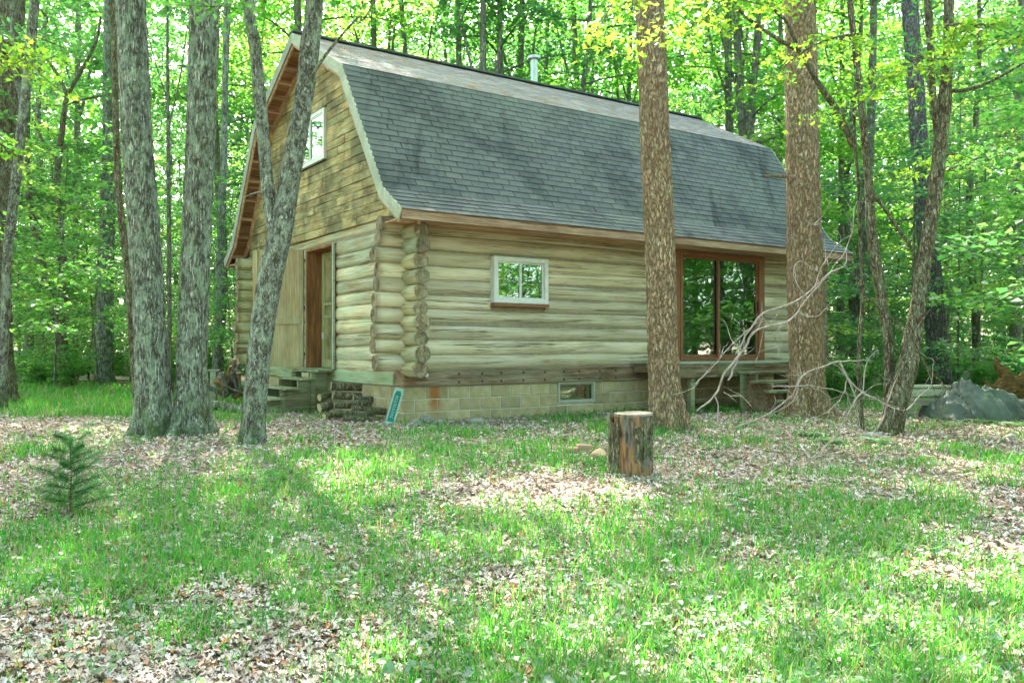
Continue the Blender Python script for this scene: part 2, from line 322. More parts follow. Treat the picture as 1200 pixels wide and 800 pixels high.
M = Mat('painted_sun_leafy_shingle'); v = M.coord((1, 1, 1), False); c = M.ramp(M.rand(), [(0, (.30, .275, .285)), (1, (.44, .41, .42))])  # pale pinkish base paints sunshine onto the upper slope; brown patches are leaves
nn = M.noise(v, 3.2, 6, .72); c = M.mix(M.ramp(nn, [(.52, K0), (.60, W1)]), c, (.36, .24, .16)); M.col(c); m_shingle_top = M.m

def glass_mat(name, fac, tint):
    M = Mat(name); g = M.new('ShaderNodeBsdfGlossy'); g.inputs['Roughness'].default_value = .012; g.inputs['Color'].default_value = (.92, 1., .95, 1)
    v = M.coord((1, 1, 1), False); b = M.new('ShaderNodeBump'); b.inputs['Distance'].default_value = .02; b.inputs['Strength'].default_value = .25; M.l(M.noise(v, 1.1, 2), b.inputs['Height']); M.l(b.outputs[0], g.inputs['Normal'])
    t = M.new('ShaderNodeBsdfTransparent'); t.inputs[0].default_value = (*tint, 1); mx = M.new('ShaderNodeMixShader'); mx.inputs[0].default_value = fac
    M.l(t.outputs[0], mx.inputs[1]); M.l(g.outputs[0], mx.inputs[2]); M.l(mx.outputs[0], M.out.inputs[0]); M.n.remove(M.b); return M.m
m_glass = glass_mat('window_glass', .42, (.6, .68, .62))
M = Mat('screen_mesh'); M.col((.22, .20, .10)); M.b.inputs['Roughness'].default_value = .8; v = M.coord((1, 1, 1)); M.col(M.ramp(M.noise(v, 2.2, 3), [(.35, (.13, .12, .05)), (.6, (.32, .27, .12))])); m_screenmesh = M.m

m_oak = bark_mat('oak_bark', (.08, .075, .055), (.34, .33, .27), (.52, .52, .44), 30, 5.5, 1., (.50, .60, .44), None, .022, .9)
m_pine = bark_mat('pine_bark', (.22, .125, .075), (.52, .35, .22), (.70, .54, .38), 21, 8, .2, (.32, .36, .22), (.60, .34, .20), .035, .5, .8)
m_birch = bark_mat('lichened_maple_bark', (.08, .065, .05), (.30, .28, .22), (.44, .46, .38), 26, 12, 1., (.52, .58, .44), None, .02, .9)
m_brownbark = bark_mat('brown_bark', (.07, .05, .03), (.25, .19, .12), (.42, .36, .25), 28, 9, .6, (.36, .40, .25), None, .018, .4)
m_bark = bark_mat('grey_bark', (.10, .09, .065), (.28, .25, .19), (.40, .38, .31), 22, 5, .5, (.28, .34, .22), None, .02)
m_greypine = bark_mat('grey_pine_bark', (.09, .07, .065), (.27, .24, .24), (.42, .39, .40), 20, 6, .2, (.3, .35, .25), None, .03)
M = Mat('bleached_dead_wood'); v = M.coord((20, 20, 4)); M.col(M.ramp(M.noise(v, 1, 4), [(.3, (.22, .16, .13)), (.55, (.42, .34, .30)), (.75, (.62, .55, .50))])); m_dead = M.m
M = Mat('peeled_stump_wood'); v = M.coord((22, 22, 2.4), False); n = M.noise(v, 1.2, 8, .7, .8)
c = M.ramp(n, [(.26, (.07, .045, .03)), (.4, (.28, .13, .06)), (.5, (.44, .24, .11)), (.6, (.32, .19, .11)), (.75, (.50, .38, .26))])
c = M.mix(M.ramp(M.noise(M.coord((7, 7, 1.6), False), 1., 5, .6), [(.46, K0), (.52, W1)]), c, M.mix(M.ramp(n, [(.4, K0), (.6, W1)]), (.07, .06, .05), (.24, .22, .18))); M.col(c); M.bump(n, .04, 1.); m_stump = M.m
M = Mat('cut_wood_face'); tc = M.new('ShaderNodeTexCoord'); sep = M.new('ShaderNodeSeparateXYZ'); v = tc.outputs['Object']
wv = M.new('ShaderNodeTexWave', wave_type='RINGS', rings_direction='SPHERICAL'); wv.inputs['Scale'].default_value = 26; wv.inputs['Distortion'].default_value = 1.5; M.l(v, wv.inputs['Vector'])
c = M.ramp(wv.outputs['Fac'], [(0, (.30, .23, .17)), (1, (.44, .36, .29))]); c = M.mix(M.ramp(M.noise(v, 9, 4), [(.4, (.6, .6, .6)), (.6, K0)]), c, (.3, .24, .2)); M.col(c); m_cut = M.m
m_log_end = wood_mat('checked_log_end', (.13, .09, .055), (.30, .22, .14), (.46, .38, .27), (7, 7, 6.9), (.03, .02, .015), algae=.15, crack=.9, bump=.01)
M = Mat('rotten_orange_wood'); v = M.coord((3, 12, 12)); n = M.noise(v, 1.3, 6, .7); M.col(M.ramp(n, [(.3, (.06, .03, .015)), (.48, (.22, .12, .05)), (.62, (.38, .23, .10)), (.8, (.50, .38, .22))])); M.bump(n, .04); m_rotten = M.m
M = Mat('tarpaulin'); v = M.coord((1, 1, 1)); n = M.noise(v, 3, 4); M.col(M.ramp(n, [(.3, (.05, .065, .06)), (.6, (.10, .125, .105)), (.8, (.15, .18, .15))])); M.b.inputs['Roughness'].default_value = .38; M.b.inputs['Specular IOR Level'].default_value = .5; M.bump(M.noise(v, 9, 4), .03, .7); m_tarp = M.m

# ------------------------------------------------------------------ ground
g1 = np.concatenate([-np.geomspace(500, 14, 34), np.arange(-13.8, 13.9, .2), np.geomspace(14, 500, 34)])
gy = np.concatenate([-np.geomspace(400, 5, 24), np.arange(-4.8, 24, .2), np.geomspace(24.2, 600, 46)])
GX, GYY = np.meshgrid(g1, gy); Vg = np.stack([GX.ravel(), GYY.ravel(), gz(GX.ravel(), GYY.ravel())], -1)
nx = len(g1); ny = len(gy); ii, jj = np.meshgrid(np.arange(ny-1), np.arange(nx-1), indexing='ij'); a = (ii*nx+jj).ravel()
link(bpy.data.objects.new('ground', big_mesh('ground', Vg, np.stack([a, a+1, a+nx+1, a+nx], -1), m_ground, True)), None, 'structure')

# ------------------------------------------------------------------ the cabin
X0, Y0, TH, L, W = -1.666, 13.1, .595, 10.02, 7.745
cabin = thing('log_cabin', 'log cabin with a grey shingled gambrel roof on a low block foundation', 'cabin', (X0, Y0, 0), TH)
CW = Matrix.Translation((X0, Y0, 0)) @ Matrix.Rotation(TH, 4, 'Z')
def HW(u, v, z): return CW @ Vector((u, v, z))
RA, RB, RC, RD = (W/2, 7.385), (1.509, 6.156), (-.081, 3.855), (-.702, 3.455)
mir = lambda p: (W-p[0], p[1])
PROF = [RD, RC, RB, RA, mir(RB), mir(RC), mir(RD)]
UO0, UO1 = -.374, L+.42
def offset(poly, d):
    out = []
    for i, p in enumerate(poly):
        ns = []
        for a, b in ((i-1, i), (i, i+1)):
            if a < 0 or b >= len(poly): continue
            t = Vector((poly[b][0]-poly[a][0], poly[b][1]-poly[a][1])).normalized(); ns.append(Vector((t.y, -t.x)))
        n = sum(ns, Vector((0, 0))).normalized(); k = d/n.dot(ns[0]); out.append((p[0]+n.x*k, p[1]+n.y*k))
    return out
INN = offset(PROF, .10)
def strips(outer, inner, u, t):
    mb = []
    for i in range(len(outer)-1):
        mb.append(([outer[i], outer[i+1], inner[i+1], inner[i]], u, t))
    return mb
r_ = MB()
for poly, u, t in strips(PROF, INN, UO0, UO1-UO0): r_.prism(poly, u, 'x', t)
roof = r_.build('roof', m_soffit, cabin); ul = MB(); OL = offset(PROF, -.005)
for poly, u, t in strips(OL, PROF, UO0+.004, UO1-UO0-.008): ul.prism(poly, u, 'x', t)
ul.build('underlayment', m_bolt, roof)
OUT1, OUT2 = offset(PROF, -.012), offset(PROF, .17)
for poly, u, t in strips(OUT1, OUT2, UO0-.028, .026): MB().prism(poly, u, 'x', t).build('rake_board', m_trim, cabin)
for poly, u, t in strips(OUT1, OUT2, UO1+.002, .026): MB().prism(poly, u, 'x', t).build('rake_board', m_trim, cabin)
OUT3 = offset(PROF, .22); OUT0 = offset(PROF, .104)
for poly, u, t in strips(OUT0, OUT3, -.07, .045): MB().prism(poly, u, 'x', t).build('rafter', m_fascia, cabin)
for poly, u, t in strips(OUT0, OUT3, UO0+.004, .035): MB().prism(poly, u, 'x', t).build('rafter', m_fascia, cabin)
mid = offset(PROF, .15)
for i in range(6):
    p, q = Vector(mid[i]), Vector(mid[i+1]); n = max(1, int((q-p).length/.42))
    for k in range(n):
        c = p.lerp(q, (k+.5)/n); ang = math.atan2(q.y-p.y, q.x-p.x)
        M4 = Matrix.Translation((0, c.x, c.y)) @ Matrix.Rotation(ang, 4, 'X')
        MB().box((UO0+.04, -.02, -.045), (-.072, .02, .04), M4).build('lookout', m_fascia, cabin)
# eaves: fascia and soffit on both sides
for s in (0, 1):
    vv = (lambda v: W-v) if s else (lambda v: v)
    a, b = sorted((vv(-.70), vv(-.665))); o = MB().box((UO0+.003, a, 3.32), (UO1-.003, b, 3.435)).build('fascia_board', m_fascia, cabin)
    for k in range(3):
        a, b = sorted((vv(-.66+k*.225), vv(-.66+k*.225+.215))); MB().box((UO0+.04, a, 3.33+.004*(k % 2)), (UO1-.04, b, 3.352+.004*(k % 2))).build('soffit_board', m_fascia, cabin)
MB().bar((UO0-.04, W/2, 7.402), (UO1+.04, W/2, 7.402), .26, .03).build('ridge_cap', m_shingle, cabin)

# shingles: wedge tabs; the 300 nearest are single pieces, the rest one mesh
def tab_verts(w): return [(0, 0, .006), (w, 0, .006), (w, .16, .001), (0, .16, .001), (0, 0, .016), (w, 0, .016), (w, .16, .004), (0, .16, .004)]
TF = [(0,3,2,1),(4,5,6,7),(0,1,5,4),(1,2,6,5),(2,3,7,6),(3,0,4,7)]
tab_me = []
for w in (.296, .289, .300):
    me = bpy.data.meshes.new('shingle'); me.from_pydata(tab_verts(w), [], TF); me.materials.append(m_shingle); tab_me.append(me)
def slope_rows(p0, p1, expo):
    p0 = Vector(p0); p1 = Vector(p1); d = p1-p0; n = int(round(d.length/expo)); d.normalize(); e = (p1-p0).length/n
    return [(p0+d*e*k, d, e) for k in range(n)]
def tabs_on(rows, w=.308):
    out = []
    for k, (p, d, e) in enumerate(rows):
        u = UO0-.015-random.random()*.05-(.15 if k % 2 else 0)
        while u < UO1-.05:
            out.append((max(u, UO0-.02), p, d, k)); u += w
    return out
front = tabs_on(slope_rows(RD, RC, .135)+slope_rows(RC, RB, .135))
for i, t in enumerate(front): pass
camp = Vector((0, 0, EYE))
def tabM(t, flip=False):
    u, p, d, k = t; ang = math.atan2(d.y, d.x)
    R3 = Matrix.Rotation(ang, 4, 'X')
    return Matrix.Translation((u, p.x, p.y)) @ R3 @ Matrix.Rotation(random.uniform(-.008, .008), 4, 'Z') @ Matrix.Translation((0, -.012, random.uniform(.0, .004)))
order = sorted(range(len(front)), key=lambda i: ((HW(front[i][0], front[i][1].x, front[i][1].y)-camp).length - (1. if front[i][1].x < RC[0] else 0)))
first = set(order[:300]); SV = []; SF = []
def join_tab(Mt, w, S_V, S_F): 
    n = len(S_V); S_V += [tuple(Mt @ Vector(q)) for q in tab_verts(w)]; S_F += [[i+n for i in f] for f in TF]
for i, t in enumerate(front):
    Mt = tabM(t)
    if i in first:
        o = bpy.data.objects.new('shingle', tab_me[i % 3]); C.objects.link(o); o.parent = roof; o.matrix_local = Mt
    else: join_tab(Mt, .296 if t[0]+.3 < UO1 else max(.05, UO1-t[0]), SV, SF)
o = mesh_obj('shingles', SV, SF, m_shingle, roof, 'stuff')
SV = []; SF = []
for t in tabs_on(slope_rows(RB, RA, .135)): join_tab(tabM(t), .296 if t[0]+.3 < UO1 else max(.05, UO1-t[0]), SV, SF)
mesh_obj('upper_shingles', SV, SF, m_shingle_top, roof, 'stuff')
SV = []; SF = []
for t in tabs_on(slope_rows(mir(RD), mir(RC), .27)+slope_rows(mir(RC), mir(RB), .27)+slope_rows(mir(RB), RA, .27)):
    u, p, d, k = t; ang = math.atan2(d.y, d.x)
    Mt = Matrix.Translation((u+.3, p.x, p.y)) @ Matrix.Rotation(ang-PI, 4, 'X') @ Matrix.Rotation(PI, 4, 'Z'); Mt = Mt @ Matrix.Scale(1.9, 4, (0, 1, 0))
    join_tab(Mt, .3, SV, SF)
mesh_obj('rear_shingles', SV, SF, m_shingle, roof, 'stuff')

# logs
def log_mesh(name, x0, x1, r, flat, m, seed, round0=True, round1=True, wall=(0, 99)):
    n = max(4, int((x1-x0)/.11)); xs = np.linspace(x0, x1, n); sides = 16; a = np.arange(sides)*2*PI/sides
    A, X = np.meshgrid(a, xs)
    inwall = ((X > wall[0]) & (X < wall[1])).astype(float)
    nn = vnoise(np.stack([X*.55+seed*7.3, np.cos(A)*.7, np.sin(A)*.7], -1), seed)-.5
    n2 = vnoise(np.stack([X*2.1+seed*3.1, np.cos(A)*1.9, np.sin(A)*1.9], -1), seed+50)-.5
    n3 = vnoise(np.stack([X*1.2+seed, np.cos(A)*5, np.sin(A)*5], -1), seed+90)-.5
    R = r*(1+.22*nn+.12*n2+.10*n3)*(1+.02*(1-inwall))
    ey = 1-(1-flat)*inwall; cy = np.sign(np.cos(A))*np.abs(np.cos(A))**(1-.3*inwall*(flat < .9)); sy = np.sin(A)
    wz = (vnoise(np.stack([xs*.35+seed*1.7, xs*0, xs*0], -1), seed+7)-.5)*.035
    Y = R*ey*cy; Z = R*sy+wz[:, None]
    V = np.stack([X, Y, Z], -1).reshape(-1, 3)
    i = np.arange(n-1)[:, None]*sides; j = np.arange(sides)[None]; k = (j+1) % sides
    Fq = np.stack([i+j, i+k, i+sides+k, i+sides+j], -1).reshape(-1, 4).tolist()
    V = V.tolist()
    for e, (b, s) in enumerate(((0, -1), ((n-1)*sides, 1))):
        c = len(V); cx = np.mean([V[b+q] for q in range(sides)], axis=0); 
        inner = [(cx+(np.array(V[b+q])-cx)*.82+np.array([s*.006, 0, 0])).tolist() for q in range(sides)]
        V += inner+[(cx+np.array([s*(.004-.012*(seed % 3)), 0, 0])).tolist()]
        for q in range(sides):
            w_ = (q+1) % sides; f1 = [b+q, c+q, c+w_, b+w_]; f2 = [c+q, c+sides, c+w_]
            Fq += [f1, f2] if s > 0 else [f1[::-1], f2[::-1]]
    o = mesh_obj(name, V, Fq, m, None, None, True); o.data.materials.append(m_log_end)
    nf = len(o.data.polygons); ne = 4*sides
    o.data.polygons.foreach_set('material_index', [0]*(nf-ne)+[1]*ne)
    o.data.polygons.foreach_set('use_smooth', [True]*(nf-ne)+[False]*ne); return o
def cut(a, b, holes):
    segs = [(a, b)]
    for h0, h1 in holes:
        ns = []
        for s0, s1 in segs:
            if h1 <= s0 or h0 >= s1: ns.append((s0, s1)); continue
            if h0-s0 > .05: ns.append((s0, h0))
            if s1-h1 > .05: ns.append((h1, s1))
        segs = ns
    return segs
WIN = (1.605, 2.71, 2.185, 2.95); SLD = (5.885, 8.233, 1.19, 3.305); GWIN = (3.08, 4.50, 4.92, 5.86); GDR = (2.70, 4.02, 1.06, 3.33); BW = (2.97, 3.80, .475, .855); BACKW = (6.1, 7.7, 1.8, 3.1)
walls = {}
core = MB()
def slab_with_holes(mb, a, b, z0, z1, holes, y0, y1, swap=False):
    xs = sorted({a, b}|{h[0] for h in holes}|{h[1] for h in holes}); zs = sorted({z0, z1}|{h[2] for h in holes}|{h[3] for h in holes})
    zs = [z for z in zs if z0 <= z <= z1]
    for i in range(len(xs)-1):
        for j in range(len(zs)-1):
            cx, cz = (xs[i]+xs[i+1])/2, (zs[j]+zs[j+1])/2
            if any(h[0] < cx < h[1] and h[2] < cz < h[3] for h in holes): continue
            if swap: mb.box((y0, xs[i], zs[j]), (y1, xs[i+1], zs[j+1]))
            else: mb.box((xs[i], y0, zs[j]), (xs[i+1], y1, zs[j+1]))
    return mb
fw = slab_with_holes(MB(), .1, L-.1, 1.0, 3.47, [(WIN[0]+.03, WIN[1]-.03, WIN[2]+.03, WIN[3]-.03), (SLD[0]+.03, SLD[1]-.03, SLD[2], SLD[3]-.03)], .045, .12).build('wall', m_chink, cabin)
gw = slab_with_holes(MB(), .1, W-.1, 1.0, 3.47, [(GDR[0], GDR[1], GDR[2], GDR[3])], .045, .12, True).build('wall', m_chink, cabin)
bw = slab_with_holes(MB(), .1, L-.1, 1.0, 3.47, [BACKW], W-.12, W-.05).build('wall', m_dark, cabin)
ew = MB().box((L-.12, .1, 1.0), (L-.05, W-.1, 3.47)).build('wall', m_dark, cabin)
MB().box((.13, .13, .96), (L-.13, W-.13, 1.04)).build('floor', m_dark, cabin)
MB().box((.13, .13, 3.48), (L-.13, W-.13, 3.52)).build('ceiling', m_dark, cabin)
sd = 1
for k in range(10):
    z = 1.225+.235*k; sd += 1
    holes = []
    if WIN[2]-.05 < z < WIN[3]+.04: holes.append(WIN[:2])
    if SLD[2] < z < SLD[3]: holes.append(SLD[:2])
    e0 = -.41+random.uniform(-.07, .05)
    for a, b in cut(e0, L+.3, holes):
        o = log_mesh('log', a, b, .117+random.uniform(-.004, .005),   .74, m_log_front, sd, wall=(.08, L)); sd += 1
        o.parent = fw; o.location = (0, .098, z)
    # far back corner: short visible log ends
    o = log_mesh('log', -.36+random.uniform(-.05, .05), L+.3, .125, .8, m_log_gable, sd+40); o.parent = bw; o.location = (0, W-.10, z-.02)
for k in range(11):
    z = 1.11+.235*k; sd += 1
    holes = [GDR[:2]] if GDR[2]-.1 < z < GDR[3]-.04 else []
    e0 = -.45+random.uniform(-.07, .06)
    for a, b in cut(e0, W+.36, holes):
        rr = .119 if k < 10 else .10
        o = log_mesh('log', a, b, rr+random.uniform(-.006, .010), .72, m_log_gable, sd+200, wall=(.08, W)); sd += 1
        o.parent = gw; o.location = (.085, 0, z); o.rotation_euler = (0, 0, PI/2)
    o = log_mesh('log', -.35, W+.3, .12, .8, m_log_front, sd+300); o.parent = ew; o.location = (L-.085, 0, z); o.rotation_euler = (0, 0, PI/2)
# rim beams with bolts
beam = MB().box((-.02, -.035, .842), (5.0, .3, 1.10)).build('rim_beam', m_beam, cabin, bevel=.012)
MB().box((5.01, -.03, .842), (L+.02, .3, 1.095)).build('rim_beam', m_beam, cabin, bevel=.012)
gb = MB().box((.302, -.30, .845), (W, .035, 1.04)).build('rim_beam', m_beam_g, cabin, bevel=.012); gb.rotation_euler = (0, 0, PI/2)
for k in range(9):
    u = .95+k*.42+random.uniform(-.05, .05)
    for z in (.90, 1.03):
        b = MB(); b.tube([(u, -.034, z), (u, -.048, z)], [.018, .015], 8); b.build('bolt', m_bolt, beam)
pp = MB(); pp.tube([(.35, .0, 1.02), (.35, -.10, 1.02)], [.03, .03], 12); pp.build('drain_pipe', m_gutterpipe, cabin)

# foundation
fnd = MB(); slab_with_holes(fnd, .01, L-.01, -.2, .84, [BW], .014, .2); slab_with_holes(fnd, .201, W-.01, -.2, .838, [], .014, .2, True)
fnd.box((.2, W-.2, -.2), (L-.2, W-.02, .837)); fnd.box((L-.2, .2, -.2), (L-.02, W-.2, .836)); fnd = fnd.build('foundation', m_mortar, cabin)
def block_mesh(w): 
    o = MB().box((0, 0, 0), (w, .09, .186)).build('concrete_block', m_block, None, bevel=.006); me = o.data; bpy.data.objects.remove(o); return me
full = block_mesh(.385)
for row in range(4):
    z = .646-.2*row; st = 0 if row % 2 == 0 else -.2
    u = st
    while u < L-.05:
        for a, b in cut(max(u, .0), min(u+.385, L), [BW[:2]] if (z+.188 > BW[2] and z < BW[3]) else []):
            if b-a < .05: continue
            o = bpy.data.objects.new('concrete_block', full if b-a > .383 else block_mesh(b-a)); link(o, fnd); o.location = (a, random.uniform(-.003, .003), z)
        u += .4
    v = st+.02
    while v < W-.05:
        a, b = max(v, .095), min(v+.385, W)
        if b-a > .05:
            o = bpy.data.objects.new('concrete_block', full if b-a > .383 else block_mesh(b-a)); link(o, fnd); o.rotation_euler = (0, 0, PI/2); o.location = (.09+random.uniform(-.003, .003), a, z)
        v += .4

# windows
def window(parent, a, b, z0, z1, m, fw_, name='window', panes=2, depth=.09, y0=-.06, rot=False, sash=.035, sill=None, low=.0):
    w = MB(); f = fw_
    w.box((a, y0, z0), (a+f, y0+depth, z1)); w.box((b-f, y0, z0), (b, y0+depth, z1)); w.box((a+f, y0+.002, z1-f), (b-f, y0+depth-.002, z1)); w.box((a+f, y0+.002, z0), (b-f, y0+depth-.002, z0+f+low))
    w = w.build(name, m, parent, bevel=.004)
    if rot: w.rotation_euler = (0, 0, PI/2)
    n = panes; wd = (b-a-2*f)/n
    for i in range(n):
        p0 = a+f+i*wd; p1 = p0+wd; y = y0+.03+.018*(i % 2)
        s_ = MB(); s_.box((p0, y, z0+f+low), (p0+sash, y+.03, z1-f)); s_.box((p1-sash, y, z0+f+low), (p1, y+.03, z1-f)); s_.box((p0+sash, y+.001, z1-f-sash), (p1-sash, y+.029, z1-f)); s_.box((p0+sash, y+.001, z0+f+low), (p1-sash, y+.029, z0+f+low+sash))
        s_.build('sash', m, w); g = MB().box((p0+sash, y+.012, z0+f+low+sash), (p1-sash, y+.018, z1-f-sash)).build('pane', m_glass, w)
    if sill: MB().box((a-.01, y0-.01, z0-.055), (b+.01, y0+depth, z0-.003)).build('sill', sill, w)
    return w
window(cabin, *WIN, m_white, .075, y0=-.085, depth=.15, sill=m_redpaint, sash=.028)
MB().box((WIN[0]-.02, -.05, WIN[3]+.004), (WIN[1]+.02, .03, WIN[3]+.022)).build('window_head_trim', m_grey, cabin)
window(cabin, *BW, m_ventgrey, .04, y0=-.02, depth=.08, panes=1, sash=.02)
window(cabin, BACKW[0], BACKW[1], BACKW[2], BACKW[3], m_white, .06, y0=W-.12, depth=.08, panes=2)
window(cabin, *GWIN, m_white, .075, y0=-.0, depth=.075, rot=True, sash=.03)
sl = MB(); y0 = -.07; a, b, z0, z1 = SLD
sl.box((a, y0, z0), (a+.06, .1, z1)); sl.box((b-.08, y0, z0), (b, .1, z1)); sl.box((a+.06, y0+.002, z1-.07), (b-.08, .098, z1)); sl.box((a+.06, y0+.002, z0), (b-.08, .098, z0+.05))
sl = sl.build('sliding_door', m_redpaint, cabin, bevel=.004)
xm = (a+b)/2-.06
for i, (p0, p1) in enumerate(((a+.06, xm+.05), (xm-.03, b-.08))):
    y = -.02+.05*(1-i); s_ = MB(); wd = .05; s_.box((p0, y, z0+.05), (p0+wd, y+.035, z1-.07)); s_.box((p1-wd, y, z0+.05), (p1, y+.035, z1-.07)); s_.box((p0+wd, y+.001, z1-.07-.05), (p1-wd, y+.034, z1-.07)); s_.box((p0+wd, y+.001, z0+.05), (p1-wd, y+.034, z0+.12))
    s_.build('door_sash', m_redpaint, sl); MB().box((p0+wd, y+.012, z0+.12), (p1-wd, y+.02, z1-.12)).build('pane', m_glass, sl)
MB().box((b-.12, -.062, z0+.95), (b-.105, -.04, z0+1.2)).build('handle', m_dark, sl)
for a_, b_ in ((SLD[0]-.10, SLD[0]-.004), (SLD[1]+.004, SLD[1]+.10)): MB().box((a_, -.055, z0), (b_, .02, z1+.02)).build('door_trim', m_redpaint, cabin, bevel=.004)
MB().box((SLD[0]-.10, -.057, z1+.024), (SLD[1]+.10, .02, z1+.075)).build('door_trim', m_redpaint, cabin, bevel=.004)
cur = MB()          # pale curtain edges behind the sliding glass
for i in range(14): cur.box((SLD[0]+.45+i*.022, .35+.02*(i % 2), 1.15), (SLD[0]+.47+i*.022, .36+.02*(i % 2), 3.2))
cur.build('curtain', m_gutterpipe, cabin)

# gable planks (local x runs along the gable)
def vmin(z, prof=offset(PROF, .14)):
    for i in range(3):
        (v0, za), (v1, zb) = prof[i], prof[i+1]
        if za <= z <= zb: return v0+(v1-v0)*(z-za)/(zb-za)
    return prof[3][0]
z = 3.53; row = 0
gbk = MB(); pf = offset(PROF, .09); gbk.prism([(pf[1][0]+.1, 3.49), (pf[2][0], pf[2][1]), (pf[3][0], pf[3][1]), (pf[4][0], pf[4][1]), (pf[5][0]-.1, 3.49)], .03, 'x', .02)
gable_wall = gbk.build('gable_wall', m_dark, cabin)
while z < 7.14:
    h = random.uniform(.135, .165); zt = min(z+h-.007, 7.19)
    a0, a1 = max(vmin(z), .02), max(vmin(zt), .02); 
    holes = [GWIN[:2]] if (zt > GWIN[2]+.03 and z < GWIN[3]-.03) else []
    cuts = []; x = a0+random.uniform(.5, 1.9)
    while x < W-a0-.4: cuts.append((x-.0025, x+.0025)); x += random.uniform(.9, 2.4)
    for a, b in cut(a0, W-a0, sorted(cuts+holes)) if not holes else [sg for s0 in cut(a0, W-a0, holes) for sg in cut(s0[0], s0[1], cuts)]:
        if b-a < .06: continue
        ta = a1 if abs(a-a0) < 1e-6 else a; tb = W-a1 if abs(b-(W-a0)) < 1e-6 else b
        if tb-ta < .05: ta, tb = a+.01, b-.01
        ph = random.uniform(-.006, .006)
        n = max(2, int((b-a)/.35)); bot = [(a+(b-a)*i/n, z+random.uniform(-.004, .004)) for i in range(n+1)]; top = [(ta+(tb-ta)*i/n, zt+random.uniform(-.004, .004)) for i in range(n, -1, -1)]
        o = MB().prism(bot+top, -.025+ph, 'y', .05).build('plank', m_plank_gable, gable_wall, bevel=.005); o.rotation_euler = (0, 0, PI/2)
    z += h; row += 1

# gable doorway: jambs, recessed screen door, swung-out plywood leaf
a, b, z0, z1 = GDR
dw = MB(); dw.box((-.06, b-.05, z0), (.30, b-.005, z1-.05)); dw.box((-.06, a+.005, z0), (.30, a+.05, z1-.05)); dw.box((-.06, a+.005, z1-.05), (.30, b-.005, z1-.003))
dw = dw.build('door_frame', m_jamb, cabin, bevel=.003)
MB().box((-.07, a-.045, z0), (-.03, a+.004, z1)).build('door_trim', m_trim, cabin, bevel=.003)
MB().box((-.068, b, z0), (-.03, b+.04, z1)).build('door_trim', m_trim, cabin, bevel=.003)
MB().box((-.10, a, z0-.04), (.30, b, z0+.003)).build('threshold', m_olive, cabin)
dr = MB(); y_ = (a+.055, b-.055); x_ = .235
dr.box((x_, y_[0], z0+.01), (x_+.04, y_[0]+.13, z1-.06)); dr.box((x_, y_[1]-.13, z0+.01), (x_+.04, y_[1], z1-.06))
for za, zb in ((z0+.01, z0+.16), (z0+.95, z0+1.0), (z0+1.2, z0+1.24), (z1-.19, z1-.06)): dr.box((x_+.001, y_[0]+.13, za), (x_+.039, y_[1]-.13, zb))
dr = dr.build('screen_door', m_screen, cabin, bevel=.003); MB().box((x_+.015, y_[0]+.13, z0+.16), (x_+.02, y_[1]-.13, z1-.19)).build('screen', m_screenmesh, dr)
MB().box((x_-.03, y_[1]-.10, z0+.55), (x_, y_[1]-.08, z0+.68)).build('handle', m_white, dr)
leaf = bpy.data.objects.new('plywood_door', None); link(leaf, cabin); leaf.location = (-.09, b+.03, 0); leaf['label'] = 'open weathered plywood door leaf'
leaf.rotation_euler = (0, 0, math.atan2(.62, -.785))
MB().box((0, -.012, z0+.02), (1.0, .012, z1+.0)).build('plywood_sheet', m_plywood, leaf, bevel=.003)
lf = MB(); lf.box((0, .013, z0+.03), (.09, .04, z1-.01)); lf.box((.91, .013, z0+.03), (1.0, .04, z1-.01)); lf.box((.09, .013, 1.9), (.91, .04, 2.0)); lf.build('batten', m_plywood, leaf)
for zz in (1.3, 2.2, 3.1): MB().box((-.06, -.02, zz), (.10, -.013, zz+.05)).build('hinge', m_bolt, leaf)
# corner post trim boards on the gable wall edges near the eaves
MB().box((-.05, -.66, 3.36), (.0, .0, 3.5)).build('corner_block', m_fascia, cabin, bevel=.004)

# chimney pipe
chp = thing('chimney_pipe', 'galvanised stove pipe with a round cap standing above the roof ridge', 'chimney', HW(5.65, 4.45, 6.9))
b_ = MB(); b_.tube([(0, 0, -.1), (0, 0, .55), (0, 0, 1.28)], [.085]*3, 20); b_.build('pipe', m_metal, chp, smooth=False)
b_ = MB(); b_.tube([(0, 0, 1.28), (0, 0, 1.30), (0, 0, 1.36), (0, 0, 1.40)], [.10, .155, .155, .06], 20); b_.build('cap', m_metal, chp)
b_ = MB(); b_.tube([(0, 0, .62), (0, 0, .66)], [.092, .092], 20); b_.build('band', m_metal, chp)

# ------------------------------------------------------------------ entry steps at the gable door
stp = thing('entry_steps', 'olive wooden steps up to the gable door beside stacked firewood', 'steps', HW(-.1, 3.3, 0), TH)
def SL(u, v, z): return (u+.1, v-3.3, z)
for k, (u, z, v0, v1) in enumerate(((-.22, 1.045, 2.62, 3.95), (-.50, .90, 2.7, 3.95), (-.78, .735, 2.7, 4.05), (-1.06, .565, 2.72, 4.05))):
    for q in range(2):
        o = MB().box(SL(u-.14+.145*q, v0+.02*q, z-.035), SL(u-.14+.138+.145*q, v1-.03*q, z)).build('tread', m_olive, stp, bevel=.003)
for v in (2.85, 3.85):
    pts = [(-.1, .99), (-.1, .3), (-1.2, .25), (-1.2, .52), (-.93, .52), (-.93, .69), (-.65, .69), (-.65, .855), (-.37, .855), (-.37, 1.0)]
    o = MB().prism([(p[0]+.1, p[1]) for p in pts], v-3.3, 'y', .04)
    o.build('stringer', m_olive, stp)
    for u, z in ((-.37, 1.0), (-.93, .69)): MB().box(SL(u-.05, v-.05, .25), SL(u+.03, v-.004, z)).build('post', m_olive, stp)
